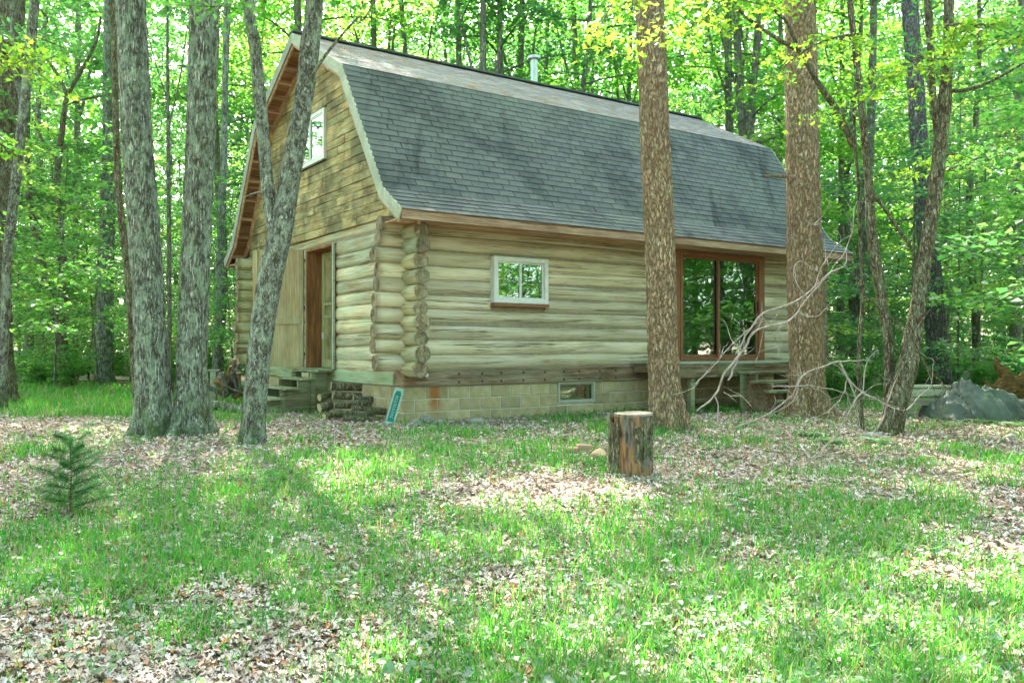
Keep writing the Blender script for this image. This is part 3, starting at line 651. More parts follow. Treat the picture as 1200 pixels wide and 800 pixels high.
MB().box(SL(-.36, 3.1, .905), SL(-.28, 3.45, .99)).build('block', m_plywood, stp, bevel=.004)

# ------------------------------------------------------------------ deck by the sliding door
dk = thing('deck', 'low weathered wooden deck in front of the red-brown sliding door', 'deck', HW(5.3, -1.25, 0), TH)
def DL(u, v, z): return (u-5.3, v+1.25, z)
D0, D1 = 4.6, 8.5
for k in range(9): MB().box(DL(D0, -1.28+k*.136, 1.15+.003*(k % 2)), DL(D1, -1.28+k*.136+.126, 1.185+.003*(k % 2))).build('deck_board', m_grey, dk, bevel=.003)
for k in range(4):
    MB().box(DL(D0+k*.98, -1.27, .92+.004*k), DL(D0+(k+1)*.98-.01, -1.23, 1.145)).build('fascia_plank', m_deckdark if k % 2 else m_beam, dk, bevel=.004)
for u in (D0+.02, 4.98, 7.3, 8.35):
    MB().box(DL(u, -1.21, .2), DL(u+.1, -1.11, 1.145)).build('post', m_deckdark, dk, bevel=.004)
for u in (D0+.05, 5.5, 6.5, 7.5, 8.4): MB().box(DL(u, -1.22, 1.0), DL(u+.045, -.1, 1.146)).build('joist', m_beam, dk)
ds = thing('deck_steps', 'grey weathered steps going down from the deck beside the thick pine', 'steps', HW(6.05, -1.3, 0), TH)
def EL(u, v, z): return (u-8.1, v+1.3, z)  # the flight's own frame
for k, z in enumerate((1.02, .86, .70, .54)):
    MB().box(EL(8.1, -1.62-.27*k, z-.045), EL(9.25, -1.34-.27*k, z)).build('tread', m_deckdark, ds, bevel=.004)
for u in (8.25, 9.08): MB().prism([(-1.33+1.3, .28), (-1.33+1.3, .97), (-1.62+1.3, .97), (-1.62+1.3, .81), (-1.9+1.3, .81), (-1.9+1.3, .65), (-2.17+1.3, .65), (-2.17+1.3, .49), (-2.42+1.3, .49), (-2.42+1.3, .28)], u-8.1, 'x', .045).build('stringer', m_beam, ds)
for u in (8.14, 9.14): MB().box(EL(u, -1.42, .25), EL(u+.09, -1.34, .97)).build('post', m_olive, ds)

# ------------------------------------------------------------------ foliage builders
def leaf_tris(c, size, rng, tilt=.45, up=None):
    """c (n,3) centres -> folded diamond leaves, two triangles each"""
    n = len(c); s = size*rng.uniform(.65, 1.3, n); yaw = rng.uniform(0, 2*PI, n); t1 = rng.normal(0, tilt, n); t2 = rng.normal(0, tilt, n)
    d = np.stack([np.cos(yaw)*np.cos(t1), np.sin(yaw)*np.cos(t1), np.sin(t1)], -1)
    r = np.stack([-np.sin(yaw)*np.cos(t2), np.cos(yaw)*np.cos(t2), np.sin(t2)], -1)
    nn = np.cross(d, r); w = .36*s[:, None]; s = s[:, None]
    v = np.stack([c-d*s*.5, c-r*w+nn*s*.10+d*s*.02, c+d*s*.5-nn*s*.08, c+r*w+nn*s*.10+d*s*.02], 1).reshape(-1, 3)
    i = np.arange(n)[:, None]*4; f = np.concatenate([i+[0, 1, 2], i+[0, 2, 3]], 1).reshape(-1, 3); return v, f
def sprays(rng, n_sp, h0, h1, reach, per, width, droop=.10, trunk=None, rise=.25, shape=None):
    """flat leafy sprays round a stem: centres of the leaves and the twig lines"""
    cs = []; twigs = []
    for k in range(n_sp):
        h = h0+(h1-h0)*(k+rng.random())/n_sp; az = rng.uniform(0, 2*PI); f = (h-h0)/(h1-h0+1e-6)
        L_ = reach*(shape(f) if shape else math.sqrt(max(.05, 1-f*f*.8)))*rng.uniform(.65, 1.15)
        d = np.array([math.cos(az), math.sin(az), 0]); p = np.array([-d[1], d[0], 0])
        b = trunk(h) if trunk else np.array([0, 0, h])
        t = np.linspace(0, 1, 6); line = b+d*(t*L_)[:, None]+np.array([0, 0, 1])*(rise*L_*t-(rise+droop)*L_*.75*t*t)[:, None]
        twigs.append(line)
        m = int(per*rng.uniform(.6, 1.4)*(L_/reach)**1.3)+3; tt = np.clip(rng.beta(2.0, 1.3, m), 0, 1); 
        zc = rise*L_*tt-(rise+droop)*L_*.75*tt*tt
        ww = width*L_*np.sin(PI*np.clip(tt, .06, .97))**.7; q = rng.uniform(-1, 1, m)
        c = b+d*(tt*L_)[:, None]+p*(q*ww)[:, None]; c[:, 2] += zc+rng.normal(0, .035*L_, m)-np.abs(q)*ww*.12
        cs.append(c)
    return np.vstack(cs), twigs
def merge(parts):
    V = []; Fq = []; n = 0
    for v, f in parts: V.append(v); Fq.append(np.asarray(f)+n); n += len(v)
    return np.vstack(V), np.vstack(Fq)
def roughen(V, amp, sc, seed): 
    n = np.stack([vnoise(V*sc, seed), vnoise(V*sc, seed+1), vnoise(V*sc, seed+2)], -1)-.5; return V+n*amp

TALL = []
for i in range(6):
    rng = np.random.default_rng(100+i); H = rng.uniform(16, 21); r0 = rng.uniform(.11, .19); bx, by = rng.uniform(-.5, .5, 2)
    fork = i in (1, 4)
    zs = np.linspace(-.2, H, 26); cen = lambda h, bx=bx, by=by, H=H, i=i: np.array([bx*(h/H)**2*2+.12*math.sin(h*.7+i), by*(h/H)**2*2+.10*math.cos(h*.6+i*2)-.1, h])
    pts = np.array([cen(max(h, 0)) for h in zs]); pts[:, 2] = zs; rad = r0*(1-.82*(np.clip(zs, 0, H)/H)**1.1)+.10*np.exp(-np.clip(zs, 0, 9)*3.5)
    parts = [tube(pts, rad, 10)]
    lo = rng.uniform(2.0, 4.8)
    cs, tw = sprays(rng, 34, lo, H, 3.9, 360, .42, .12, cen, .35, lambda f: .55+.6*math.sin(PI*min(1, f*.9+.08))-.45*f)
    for t in tw:
        rr = np.linspace(.035, .006, len(t)); parts.append(tube(t, rr, 10)[0:2])
    V, Fq = merge(parts); tm = big_mesh('trunk', V, Fq, m_bark, True)
    V, Fq = leaf_tris(cs, .165, rng); cm = big_mesh('crown', V, Fq, (m_leaf, m_leaf_pale, m_leaf_deep)[i % 3])
    TALL.append((tm, cm, H))
UNDER = []
for i in range(7):
    rng = np.random.default_rng(200+i); H = rng.uniform(3.2, 7.5); r0 = .018+.006*H/4; lean = rng.uniform(-.5, .5, 2)
    cen = lambda h, l=lean, H=H: np.array([l[0]*(h/H)**1.5*H*.22, l[1]*(h/H)**1.5*H*.22, h])
    zs = np.linspace(-.1, H, 14); pts = np.array([cen(max(0, h)) for h in zs]); pts[:, 2] = zs
    parts = [tube(pts, np.linspace(r0, .008, 14), 8)]
    cs, tw = sprays(rng, 20, .5 if i % 2 else 1.2, H, 1.5+.14*H, 150, .42, .12, cen, .25, lambda f: 1.05-.65*f)
    for t in tw: parts.append(tube(t, np.linspace(.012, .003, len(t)), 8))
    V, Fq = merge(parts); tm = big_mesh('stem', V, Fq, m_bark, True); V, Fq = leaf_tris(cs, .115, rng, .35); UNDER.append((tm, big_mesh('foliage', V, Fq, (m_leaf_under, m_leaf_deep, m_leaf_under, m_leaf_pale)[i % 4]), H))
SHRUB = []
for i in range(5):
    rng = np.random.default_rng(300+i); H = rng.uniform(.6, 1.5); parts = []; allc = []
    for s in range(4):
        az = rng.uniform(0, 6.28); ln = rng.uniform(.15, .45); top = np.array([math.cos(az)*ln, math.sin(az)*ln, H*rng.uniform(.7, 1)])
        parts.append(tube(np.array([[0, 0, -.05], top*.5, top]), np.array([.009, .006, .003]), 6))
        cs, tw = sprays(rng, 9, H*.15, H, .6, 60, .5, .1, lambda h, top=top, H=H: top*(h/H), .2); allc.append(cs)
    V, Fq = merge(parts); tm = big_mesh('stem', V, Fq, m_bark, True); V, Fq = leaf_tris(np.vstack(allc), .085, rng, .35); SHRUB.append((tm, big_mesh('foliage', V, Fq, m_leaf_under), H))
HIGH = []          # high crowns of the trees whose tops are above the picture
for i in range(3):
    rng = np.random.default_rng(400+i)
    cs, tw = sprays(rng, 26, 9.0, 17.5, 4.0, 290, .45, .1, None, .45, lambda f: 1.05-.55*f)
    parts = [tube(t, np.linspace(.06, .008, len(t)), 8) for t in tw]; V, Fq = merge(parts); V2, F2 = leaf_tris(cs, .17, rng)
    HIGH.append((V, Fq, big_mesh('crown', V2, F2, m_leaf)))
def place_tree(kind, protos, i, x, y, rz, sc, label, cat, names, group=None, tilt=0.):
    tm, cm, H = protos[i % len(protos)]
    t = thing(kind, label, cat, (x, y, gzf(x, y)), rz, group); t.scale = (sc, sc, sc*random.uniform(.92, 1.1)); t.rotation_euler = (random.uniform(-tilt, tilt), random.uniform(-tilt, tilt), rz)
    for nm, me in zip(names, (tm, cm)): link(bpy.data.objects.new(nm, me), t)
    return t

# ------------------------------------------------------------------ trees drawn from the photograph's trunks
def stem(mb_parts, pts, sides, step, seed, rough=.0, flare=0., gz0=0.):
    c = resample(pts, step); r = c[:, 3].copy()
    if flare: r = r+flare*np.exp(-np.clip(c[:, 2]-gz0, 0, 9)*3.6)
    V, Fq = tube(c[:, :3], r, sides)
    if rough:
        ctr = np.repeat(c[:, :3], sides, 0); d = V-ctr; dn = np.linalg.norm(d, axis=1)[:, None]+1e-9; ang = np.tile(np.arange(sides)*2*PI/sides, len(c)); rr = np.repeat(c[:, 3], sides)
        q = np.stack([np.cos(ang)*rr*26, np.sin(ang)*rr*26, V[:, 2]*5.5], -1); n = vnoise(q+seed*11.3, seed); n2 = vnoise(q*2.3+seed, seed+5)
        lob = np.stack([np.cos(ang)*1.3, np.sin(ang)*1.3, V[:, 2]*.35], -1); n3 = vnoise(lob+seed*3., seed+9)-.5
        h = (1-np.abs(2*n-1)**.7)*-1.0+.5*(n2-.5)
        V = V+d/dn*(h*rough+n3*rr*.22)[:, None]
        if flare:
            k = np.exp(-np.clip(V[:, 2]-gz0, 0, 9)*4.5)*flare*1.1; V = V+d/dn*(k*np.sin(ang*5+seed))[:, None]*1.0
    mb_parts.append((V, Fq))
def photo_tree(name, label, cat, Y, paths, m, sides=16, step=.12, rough=0., flare=0., high=None, seed=1, ext=11., cscale=1., group=None):
    """paths: lists of (px, py, width in px) from the root upwards; the first one is the trunk"""
    p0 = P(paths[0][0][0], paths[0][0][1], Y); root = thing(name, label, cat, (p0.x, Y, 0), 0, group); parts = []
    for k, path in enumerate(paths):
        pts = []
        for j, q in enumerate(path):
            dy = q[3] if len(q) > 3 else 0.; w = P(q[0], q[1], Y+dy); pts.append([w.x-p0.x, w.y-Y, w.z, q[2]*.5*(Y+dy)/F])
        if k == 0: g0 = gzf(p0.x, Y); pts = [[pts[0][0]-(pts[1][0]-pts[0][0])*.1, pts[0][1], min(g0, pts[0][2])-.15, pts[0][3]]]+pts
        if path[-1][1] <= 2 and ext:      # goes on above the frame
            a, b = np.array(pts[-2]), np.array(pts[-1]); d = (b-a)[:3]; d /= np.linalg.norm(d); d = d*.6+np.array([0, 0, .4]); d /= np.linalg.norm(d); top = max(.5, ext-b[2])
            pts.append([*(b[:3]+d*top*.5), b[3]*.8]); pts.append([*(b[:3]+d*top*1.15+np.array([0, 0, 0])), b[3]*.45])
        stem(parts, pts, sides if k == 0 or path[0][2] > 12 else 10, step if k == 0 else step*1.5, seed+k*3, rough if (k == 0 or path[0][2] > 14) else rough*.5, flare if k == 0 else 0, gzf(p0.x, Y))
        if k == 0: tp = parts[-1][0][-1]
    groups = {}
    for v, f in parts: groups.setdefault(1, []).append((v, f))
    V, Fq = merge(groups[1]); link(bpy.data.objects.new('trunk', big_mesh('trunk', V, Fq, m, True)), root)
    if high is not None:
        hv, hf, hm = HIGH[high % 3]
        sh = tp-np.array([0, 0, 16.]); sh[2] = (ext-11)*.8
        lm = big_mesh('limbs', hv, hf, m, True); lo = link(bpy.data.objects.new('limbs', lm), root); co = link(bpy.data.objects.new('crown', hm), root)
        for o in (lo, co): o.location = (sh[0]*.75, sh[1], sh[2]); o.rotation_euler = (0, 0, seed*1.3); o.scale = (cscale,)*3
    return root

photo_tree('oak_tree', 'lichen-patched oak trunk, left one of the touching pair before the cabin gable', 'tree', 11.2, [[(181, 517, 40), (178, 450, 40), (174, 350, 37), (167, 250, 36), (160, 150, 35), (156, 60, 34), (153, 0, 34)]], m_oak, 40, .05, .022, .10, 0, 1, 9.5, cscale=1.2)
photo_tree('oak_tree', 'straight grey oak trunk, right one of the touching pair before the cabin gable', 'tree', 11.35, [[(222, 512, 42), (224, 450, 37), (226, 380, 36), (230, 290, 35), (234, 180, 35), (237, 70, 36), (239, 0, 37)]], m_oak, 40, .05, .020, .09, 1, 12, 9.8, cscale=1.2)
photo_tree('maple_tree', 'slender lichened maple forking into two stems in front of the cabin gable', 'tree', 10.3,
    [[(297, 522, 26), (300, 470, 27), (306, 400, 28), (316, 330, 29), (330, 265, 27), (343, 190, 24), (357, 110, 23), (364, 50, 24), (369, 0, 22)],
     [(325, 285, 20), (316, 238, 17), (310, 180, 15), (304, 110, 15), (298, 50, 14), (291, 0, 14)],
     [(318, 225, 4), (300, 226, 3, -.1), (284, 232, 2, -.2)], [(358, 100, 5), (385, 60, 4, -.3), (420, 20, 3, -.5), (440, 0, 2, -.6)]], m_birch, 28, .06, .012, .03, 2, 23, cscale=.9)
photo_tree('red_pine_tree', 'tall orange-barked pine behind the cut stump, in front of the cabin wall', 'tree', 11.9, [[(782, 503, 43), (779, 450, 40), (776, 380, 38), (773, 280, 38), (768, 180, 37), (765, 90, 36), (761, 0, 35)]], m_pine, 44, .05, .022, .09, 0, 34, 10., cscale=1.3)
photo_tree('red_pine_tree', 'thickest orange-barked pine beside the deck steps with a short dead stub', 'tree', 14.2,
    [[(949, 490, 47), (946, 440, 43), (943, 360, 41), (942, 260, 40), (940, 150, 39), (939, 60, 37), (938, 0, 36)], [(920, 207, 6), (905, 206, 4, -.2), (893, 206, 3, -.3)]], m_pine, 48, .05, .026, .14, 1, 45, 12.5, cscale=.9)
photo_tree('crooked_maple_tree', 'crooked brown maple leaning right with a kinked fork, near the tarpaulin', 'tree', 11.4,
    [[(1044, 507, 24), (1052, 470, 25), (1064, 425, 24), (1074, 370, 18), (1083, 308, 17), (1094, 240, 17), (1102, 170, 16), (1107, 118, 16), (1110, 60, 12), (1112, 0, 12)],
     [(1098, 150, 9), (1092, 100, 8), (1089, 45, 8), (1086, 0, 7)], [(1108, 106, 6), (1130, 106, 5, -.2), (1160, 96, 4, -.4), (1200, 74, 3, -.6), (1240, 50, 3, -.8)]], m_brownbark, 24, .07, .012, .02, 0, 56)
photo_tree('crooked_maple_tree', 'thin speckled maple whose long limb crosses the thick pine trunk', 'tree', 11.6,
    [[(1040, 505, 13), (1042, 450, 13), (1040, 393, 12), (1031, 338, 13), (1021, 269, 12), (1017, 202, 10), (1007, 101, 9), (1000, 40, 8), (996, 0, 8)],
     [(1001, 175, 8), (984, 135, 8, -.1), (961, 101, 7, -.3), (937, 62, 6, -.5), (913, 47, 5, -.6), (886, 28, 4, -.8), (860, 0, 3, -1.)], [(937, 61, 5, -.5), (922, 26, 4, -.7), (902, 0, 4, -.8)],
     [(1019, 222, 6), (1036, 243, 5), (1054, 270, 5), (1068, 290, 4), (1073, 305, 3)]], m_brownbark, 20, .07, .010, .015, None, 67, 9.)
photo_tree('dead_sapling', 'thin dead pole with a bleached edge between thick pine and crooked maples', 'tree', 11.8, [[(1010, 503, 5), (1008, 460, 5), (1006, 420, 5), (1011, 346, 5), (1008, 280, 5), (1006, 220, 4), (1001, 150, 4), (1003, 90, 3)], [(1010, 345, 3), (1002, 320, 2), (996, 300, 1)], [(1007, 250, 3), (1016, 225, 2), (1018, 200, 1)]], m_brownbark, 10, .12, .004, .01, None, 78)
photo_tree('grey_pine_tree', 'stout grey pine trunk rising behind the tarpaulin on the right', 'tree', 24., [[(1103, 450, 26), (1099, 420, 25), (1093, 340, 24), (1082, 230, 22), (1073, 100, 20), (1066, 0, 18)]], m_greypine, 24, .12, .02, .1, 2, 89, 15.)
photo_tree('dark_pine_tree', 'dark narrow trunk behind the crooked maples, beyond the cabin end', 'tree', 26., [[(999, 440, 14), (1001, 420, 13), (1009, 308, 13), (1015, 230, 12), (1020, 150, 11), (1023, 60, 9), (1024, 0, 9)]], m_bark, 16, .2, .015, .06, 0, 90, 16.)
photo_tree('broad_oak_tree', 'broad brown trunk at the left edge of the photograph', 'tree', 17.5, [[(9, 470, 24), (4, 400, 22), (1, 300, 24), (2, 200, 26), (10, 100, 30), (14, 0, 32)]], m_brownbark, 24, .1, .03, .06, 1, 91, 15.)
photo_tree('pale_maple_tree', 'pale lichened stem leaning right across the broad left-edge trunk', 'tree', 15.5, [[(2, 470, 11), (6, 380, 11), (9, 300, 12), (20, 200, 12), (31, 100, 12), (41, 0, 12)], [(27, 130, 6), (16, 70, 5), (14, 0, 5)]], m_birch, 16, .12, .01, .02, None, 92)
photo_tree('forked_maple_tree', 'slim forked brown tree with two stems standing in grass on the left', 'tree', 25.,
    [[(80, 450, 15), (77, 425, 12), (72, 375, 9), (76, 327, 8), (69, 262, 7), (67, 210, 7), (73, 150, 7), (79, 112, 6), (96, 82, 5), (113, 48, 4), (118, 20, 3)],
     [(76, 432, 10), (67, 384, 9), (49, 310, 9), (36, 240, 8), (32, 180, 6), (34, 120, 4)], [(79, 112, 5), (66, 85, 4), (48, 62, 3), (36, 40, 2)], [(67, 190, 4), (50, 165, 3), (38, 140, 3)], [(80, 122, 3), (100, 116, 3), (122, 112, 2)]], m_brownbark, 12, .2, .01, .05, None, 93, 0)
photo_tree('oak_tree', 'plain straight grey trunk standing between forked tree and oak pair', 'tree', 27., [[(122, 443, 21), (123, 400, 20), (124, 320, 18), (126, 250, 18), (127, 150, 15), (128, 0, 13)]], m_oak, 18, .15, .02, .07, 2, 94, 17.)
photo_tree('slender_maple_tree', 'reddish slim trunk just behind the left oak of the pair', 'tree', 15., [[(163, 485, 8), (158, 440, 9), (150, 330, 9), (146, 290, 9), (139, 225, 9), (135, 112, 8), (133, 0, 8)]], m_brownbark, 12, .15, .008, .02, None, 95, 15.)
photo_tree('slender_maple_tree', 'slim green-tinged trunk between the oak pair and cabin corner', 'tree', 23., [[(253, 445, 11), (255, 400, 10), (258, 300, 10), (262, 200, 9), (264, 100, 8), (266, 0, 8)]], m_oak, 12, .2, .01, .04, 1, 96, 16.)
bgs = [(88, 440, 8, 34, 92), (199, 440, 5, 20, 196), (447, 300, 8, 27, 437), (567, 300, 9, 25, 566), (598, 300, 9, 30, 612), (690, 300, 8, 33, 672), (857, 300, 10, 29, 853), (884, 300, 11, 27, 862), (985, 430, 7, 31, 987), (1110, 430, 6, 30, 1108), (1190, 430, 12, 33, 1196), (505, 300, 7, 28, 470), (728, 300, 6, 32, 740), (534, 300, 5, 32, 520)]
lbl = ['dim slim trunk left of the left oak, deep among saplings', 'thin pole between the two oaks of the pair', 'dark trunk above the roof nearest the gable peak', 'straight dark trunk rising behind the middle of the roof ridge', 'grey trunk behind the ridge just before the stove pipe', 'trunk behind the ridge just past the stove pipe', 'upright trunk behind the far roof end, left of two', 'leaning trunk behind the far roof end, right of two', 'slim trunk deep behind the cabin far end', 'thin pole seen beside the stout grey pine', 'dark trunk at the right edge above the rotten stump', 'leaning trunk above the roof between two upright dark trunks', 'thin trunk above the ridge close to the orange pine', 'thin leaning pole above the ridge behind the roof middle']
for (x, yb, w, Y, xt), lb in zip(bgs, lbl):
    yb = HY+(EYE-.29)*F/Y
    photo_tree('woodland_tree', lb, 'tree', float(Y), [[(x, yb, w*1.15), (x+(xt-x)*.4, 230, w), (x+(xt-x)*.75, 110, w*.9), (xt, 0, w*.8)], [(x+(xt-x)*.6, 150, w*.5), (x+(xt-x)*.6+14, 90, w*.4), (x+(xt-x)*.6+22, 30, w*.3)], [(x+(xt-x)*.7, 120, w*.4), (x+(xt-x)*.7-16, 70, w*.35), (x+(xt-x)*.7-30, 10, w*.2)]], m_bark, 10, .4, .008, .04, seed=int(x), high=int(x), ext=18., cscale=1.15)

# ------------------------------------------------------------------ the woods round about
CWI = CW.inverted(); pos = []
def clear(x, y, rad, mind):
    q = CWI @ Vector((x, y, 0))
    if -rad < q.x < L+rad and -rad < q.y < W+rad: return False
    if y > -3 and y < 16 and abs(x-.5) < 8.5: return False
    return all((x-a)**2+(y-b)**2 > mind*mind for a, b in pos)
rr = random.Random(11); nt = 0
far_l = 'slender grey-trunked tree deep in the leafy woods'; 
tries = 0
while nt < 134 and tries < 9000:
    tries += 1
    if nt < 78: Y = rr.uniform(22, 62); X = rr.uniform(-.66, .66)*Y
    else: X = rr.uniform(-34, 42); Y = rr.uniform(-24, 30)
    if abs(X) < .62*Y and Y < 25 and Y > 0 and rr.random() < .8: continue
    if not clear(X, Y, 2.2, 2.7): continue
    pos.append((X, Y)); nt += 1
    place_tree('woodland_tree', TALL, rr.randrange(6), X, Y, rr.uniform(0, 6.28), rr.uniform(.8, 1.15), far_l, 'tree', ('trunk', 'crown'), 'slender trees of the surrounding woods', .03)
pos2 = pos; pos = []; nu = 0; tries = 0
while nu < 262 and tries < 20000:
    tries += 1
    if nu < 165: Y = 15+40*rr.random()**1.15; X = rr.uniform(-.66, .66)*Y
    else: X = rr.uniform(-24, 34) if nu > 228 else rr.uniform(9, 26); Y = rr.uniform(-14, 26) if nu > 228 else rr.uniform(4, 22)
    if Y < 20 and -9 < X < 8.5: continue
    if Y < 21 and X < 0 and abs(X) < .62*Y: continue
    if Y < 20 and 0 < X < .55*Y: continue
    if not clear(X, Y, 1.6, 1.7) or (.50 < X/Y < .66 and 0 < Y < 24): continue
    if Y < 50 and -.30 < X/Y < .30 and rr.random() < .75: continue
    pos.append((X, Y)); nu += 1
    place_tree('understorey_sapling', UNDER, rr.randrange(7), X, Y, rr.uniform(0, 6.28), rr.uniform(.8, 1.55), 'bright leafy sapling in the layered undergrowth of the woods', 'sapling', ('stem', 'foliage'), 'leafy saplings under the trees', .08)
ns = 0; tries = 0; pos = []
while ns < 150 and tries < 9000:
    tries += 1; Y = rr.uniform(17, 42); X = rr.uniform(-.62, .62)*Y
    if Y < 23 and X < 0: continue
    if Y < 17.5 and X > 0: continue
    if not clear(X, Y, .7, .9) or (.52 < X/Y < .64 and Y < 21.5): continue
    pos.append((X, Y)); ns += 1
    place_tree('woodland_shrub', SHRUB, rr.randrange(5), X, Y, rr.uniform(0, 6.28), rr.uniform(.7, 1.3), 'low green shrub on the woodland floor among the trees', 'shrub', ('stem', 'foliage'), 'low shrubs on the woodland floor', .08)
# the far woods, one mass of leaves beyond the last trees one can tell apart
rng = np.random.default_rng(5); n = 190000; a = np.where(rng.random(n) < .66, rng.uniform(-.62, .62, n), rng.uniform(-PI, PI, n)); R = rng.uniform(58, 84, n)
zz = rng.uniform(0, 1, n)**.95*44; keep = vnoise(np.stack([np.sin(a)*R*.35, np.cos(a)*R*.35, zz*.45], -1), 8) > .22
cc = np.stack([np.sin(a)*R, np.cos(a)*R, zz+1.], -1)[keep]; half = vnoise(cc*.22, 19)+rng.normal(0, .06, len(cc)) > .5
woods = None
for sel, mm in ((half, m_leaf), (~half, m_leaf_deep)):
    V, Fq = leaf_tris(cc[sel], .60, rng, .6); o = link(bpy.data.objects.new('distant_woods' if woods is None else 'deep_green_leaves', big_mesh('distant_woods', V, Fq, mm)), woods, 'stuff')  # the second mass has deeper green leaves, mixed in by noise
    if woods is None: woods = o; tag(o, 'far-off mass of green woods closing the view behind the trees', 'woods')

# ------------------------------------------------------------------ leafy branches hanging into the top of the picture
def maple_leaves(c, size, rng, tilt=.5):
    lobes = [(-.5, 0), (-.18, .12), (-.22, .46), (.06, .26), (.5, .0), (.06, -.26), (-.22, -.46), (-.18, -.12)]
    n = len(c); s = (size*rng.uniform(.6, 1.25, n))[:, None]; yaw = rng.uniform(0, 2*PI, n); t1 = rng.normal(-.3, tilt, n); t2 = rng.normal(0, tilt, n)
    d = np.stack([np.cos(yaw)*np.cos(t1), np.sin(yaw)*np.cos(t1), np.sin(t1)], -1); r = np.stack([-np.sin(yaw)*np.cos(t2), np.cos(yaw)*np.cos(t2), np.sin(t2)], -1); nn = np.cross(d, r)
    v = [c]+[c+d*s*a+r*s*b-nn*s*(.12*abs(b)+.1*max(0, a)) for a, b in lobes]; v = np.stack(v, 1).reshape(-1, 3); i = np.arange(n)[:, None]*9
    f = np.concatenate([i+[0, k, k % 8+1] for k in range(1, 9)], 1).reshape(-1, 3); return v, f
def canopy_branch(label, px0, py0, px1, py1, Y, n, reach, seed, size=.085, name='overhanging_branch', m=None, wdt=.35, dy=0.):
    """a leafy bough between two picture points, with side twigs"""
    rng = np.random.default_rng(seed); a = np.array(P(px0, py0, Y)); b = np.array(P(px1, py1, Y+dy)); root = thing(name, label, 'branch', tuple(a)); d = b-a; L_ = np.linalg.norm(d)
    t = np.linspace(0, 1, 9)[:, None]; main = d*t+np.array([0, 0, .12*L_])*np.sin(PI*t); parts = [tube(main, np.linspace(.016, .004, 9), 6)]; cs = []
    for k in range(n):
        u = rng.uniform(.1, 1); p0 = d*u+np.array([0, 0, .12*L_*math.sin(PI*u)]); az = rng.uniform(0, 2*PI); ln = reach*rng.uniform(.4, 1.)
        q = np.array([math.cos(az), math.sin(az)*.8, rng.uniform(-.35, .15)])*ln; tw = p0+q*np.linspace(0, 1, 4)[:, None]; parts.append(tube(tw, np.linspace(.005, .002, 4), 6))
        mm = int(26*ln/reach)+6; tt = rng.uniform(.15, 1.05, mm)[:, None]; cs.append(p0+q*tt+rng.normal(0, 1, (mm, 3))*np.array([wdt, wdt, .10])*ln*.5)
    V, Fq = merge(parts); link(bpy.data.objects.new('twig', big_mesh('twig', V, Fq, m_brownbark, True)), root)
    V, Fq = maple_leaves(np.vstack(cs), size, rng); link(bpy.data.objects.new('foliage', big_mesh('foliage', V, Fq, m or m_leaf_near)), root)
canopy_branch('yellow-green maple bough hanging left of the orange pine at the top', 770, -60, 690, 60, 9.0, 16, .75, 1, .085)
canopy_branch('maple bough crossing the top between the two orange pines', 990, -30, 800, 40, 9.5, 30, .9, 2, .08)
canopy_branch('bright maple bough in front of the thick pine near the top', 1010, 40, 900, 95, 9.6, 14, .55, 3, .075)
canopy_branch('maple bough over the grey pine in the upper right', 1105, 60, 1000, 130, 11., 22, .9, 4, .085)
canopy_branch('maple bough reaching out to the top right corner', 1110, 30, 1215, 60, 10., 26, .9, 5, .085)
canopy_branch('maple bough right of the crooked maple at mid height', 1110, 200, 1215, 190, 12., 20, 1.0, 6, .085, m=m_leaf_under)
canopy_branch('small sunny bough over the stout grey pine', 1120, 180, 1060, 215, 12.5, 9, .6, 7, .08)
canopy_branch('yellow-tipped bough at the top left edge', -20, 40, 50, 90, 9., 14, .65, 8, .08)
canopy_branch('low leafy bough at the left edge', -25, 160, 35, 200, 10., 8, .5, 9, .08)
canopy_branch('dark leafy bough at the top above the gable', 350, -45, 250, 10, 9.5, 14, .7, 10, .085, m=m_leaf_under)
canopy_branch('leafy bough at the top over the roof peak', 380, -40, 470, 5, 10., 14, .7, 11, .085, m=m_leaf_under)

# ------------------------------------------------------------------ ground cover
rng = np.random.default_rng(21)
def grass_mask(x, y):
    m = sm(.465, .56, .6*vn2(x, y, .55, 31)+.4*vn2(x, y, 1.9, 32))
    m = np.clip(m*.84+.12, 0, 1)
    m = m*(1-.93*sm(10.3, 11.0, y+.25*np.sin(x*1.3))*(1-sm(13.2, 14.4, y+.4*np.sin(x)))*sm(.0, 2.2, -x-.2))    # litter band on the left
    m = np.where((x < -4.) & (y > 14), np.maximum(m, .75*sm(14, 15, y)), m)                                    # lush strip under the left trees
    m = m*(1-.85*np.exp(-(((x-.9)/1.9)**2+((y-7.9)/1.1)**2)))                                                  # trodden ground round the stump
    m = m*(1-.75*sm(.3, 1.3, -x+.1)*(1-sm(3.4, 4.3, y)))                                                       # litter in the near left corner
    m = m*(1-.7*np.exp(-(((x+.1)/1.0)**2+((y-5.0)/.6)**2)))
    m = m*(1-.8*sm(.0, .5, np.abs(y-(13.2-.75*(x-2.)))*-1+.55)*(x > 2.4))                                      # sunny litter streak on the right
    m = np.maximum(m, .9*np.exp(-(((x+2.6)/1.3)**2+((y-7.4)/1.3)**2)))
    m = np.maximum(m, .8*np.exp(-(((x-1.9)/.9)**2+((y-4.3)/.8)**2)))
    m = np.maximum(m, .8*np.exp(-(((x+.2)/1.2)**2+((y-6.6)/.7)**2)))
    return m
def inside_cabin(x, y, pad=.0):
    c, s = math.cos(TH), math.sin(TH); dx, dy = x-X0, y-Y0; u = dx*c+dy*s; v = -dx*s+dy*c
    return (u > -pad) & (u < L+pad) & (v > -pad) & (v < W+pad)
NT = 25000; u = rng.random(NT); ty = 2.3*(26/2.3)**(u**.85); tx = rng.uniform(-.64, .64, NT)*ty+rng.normal(0, .2, NT)
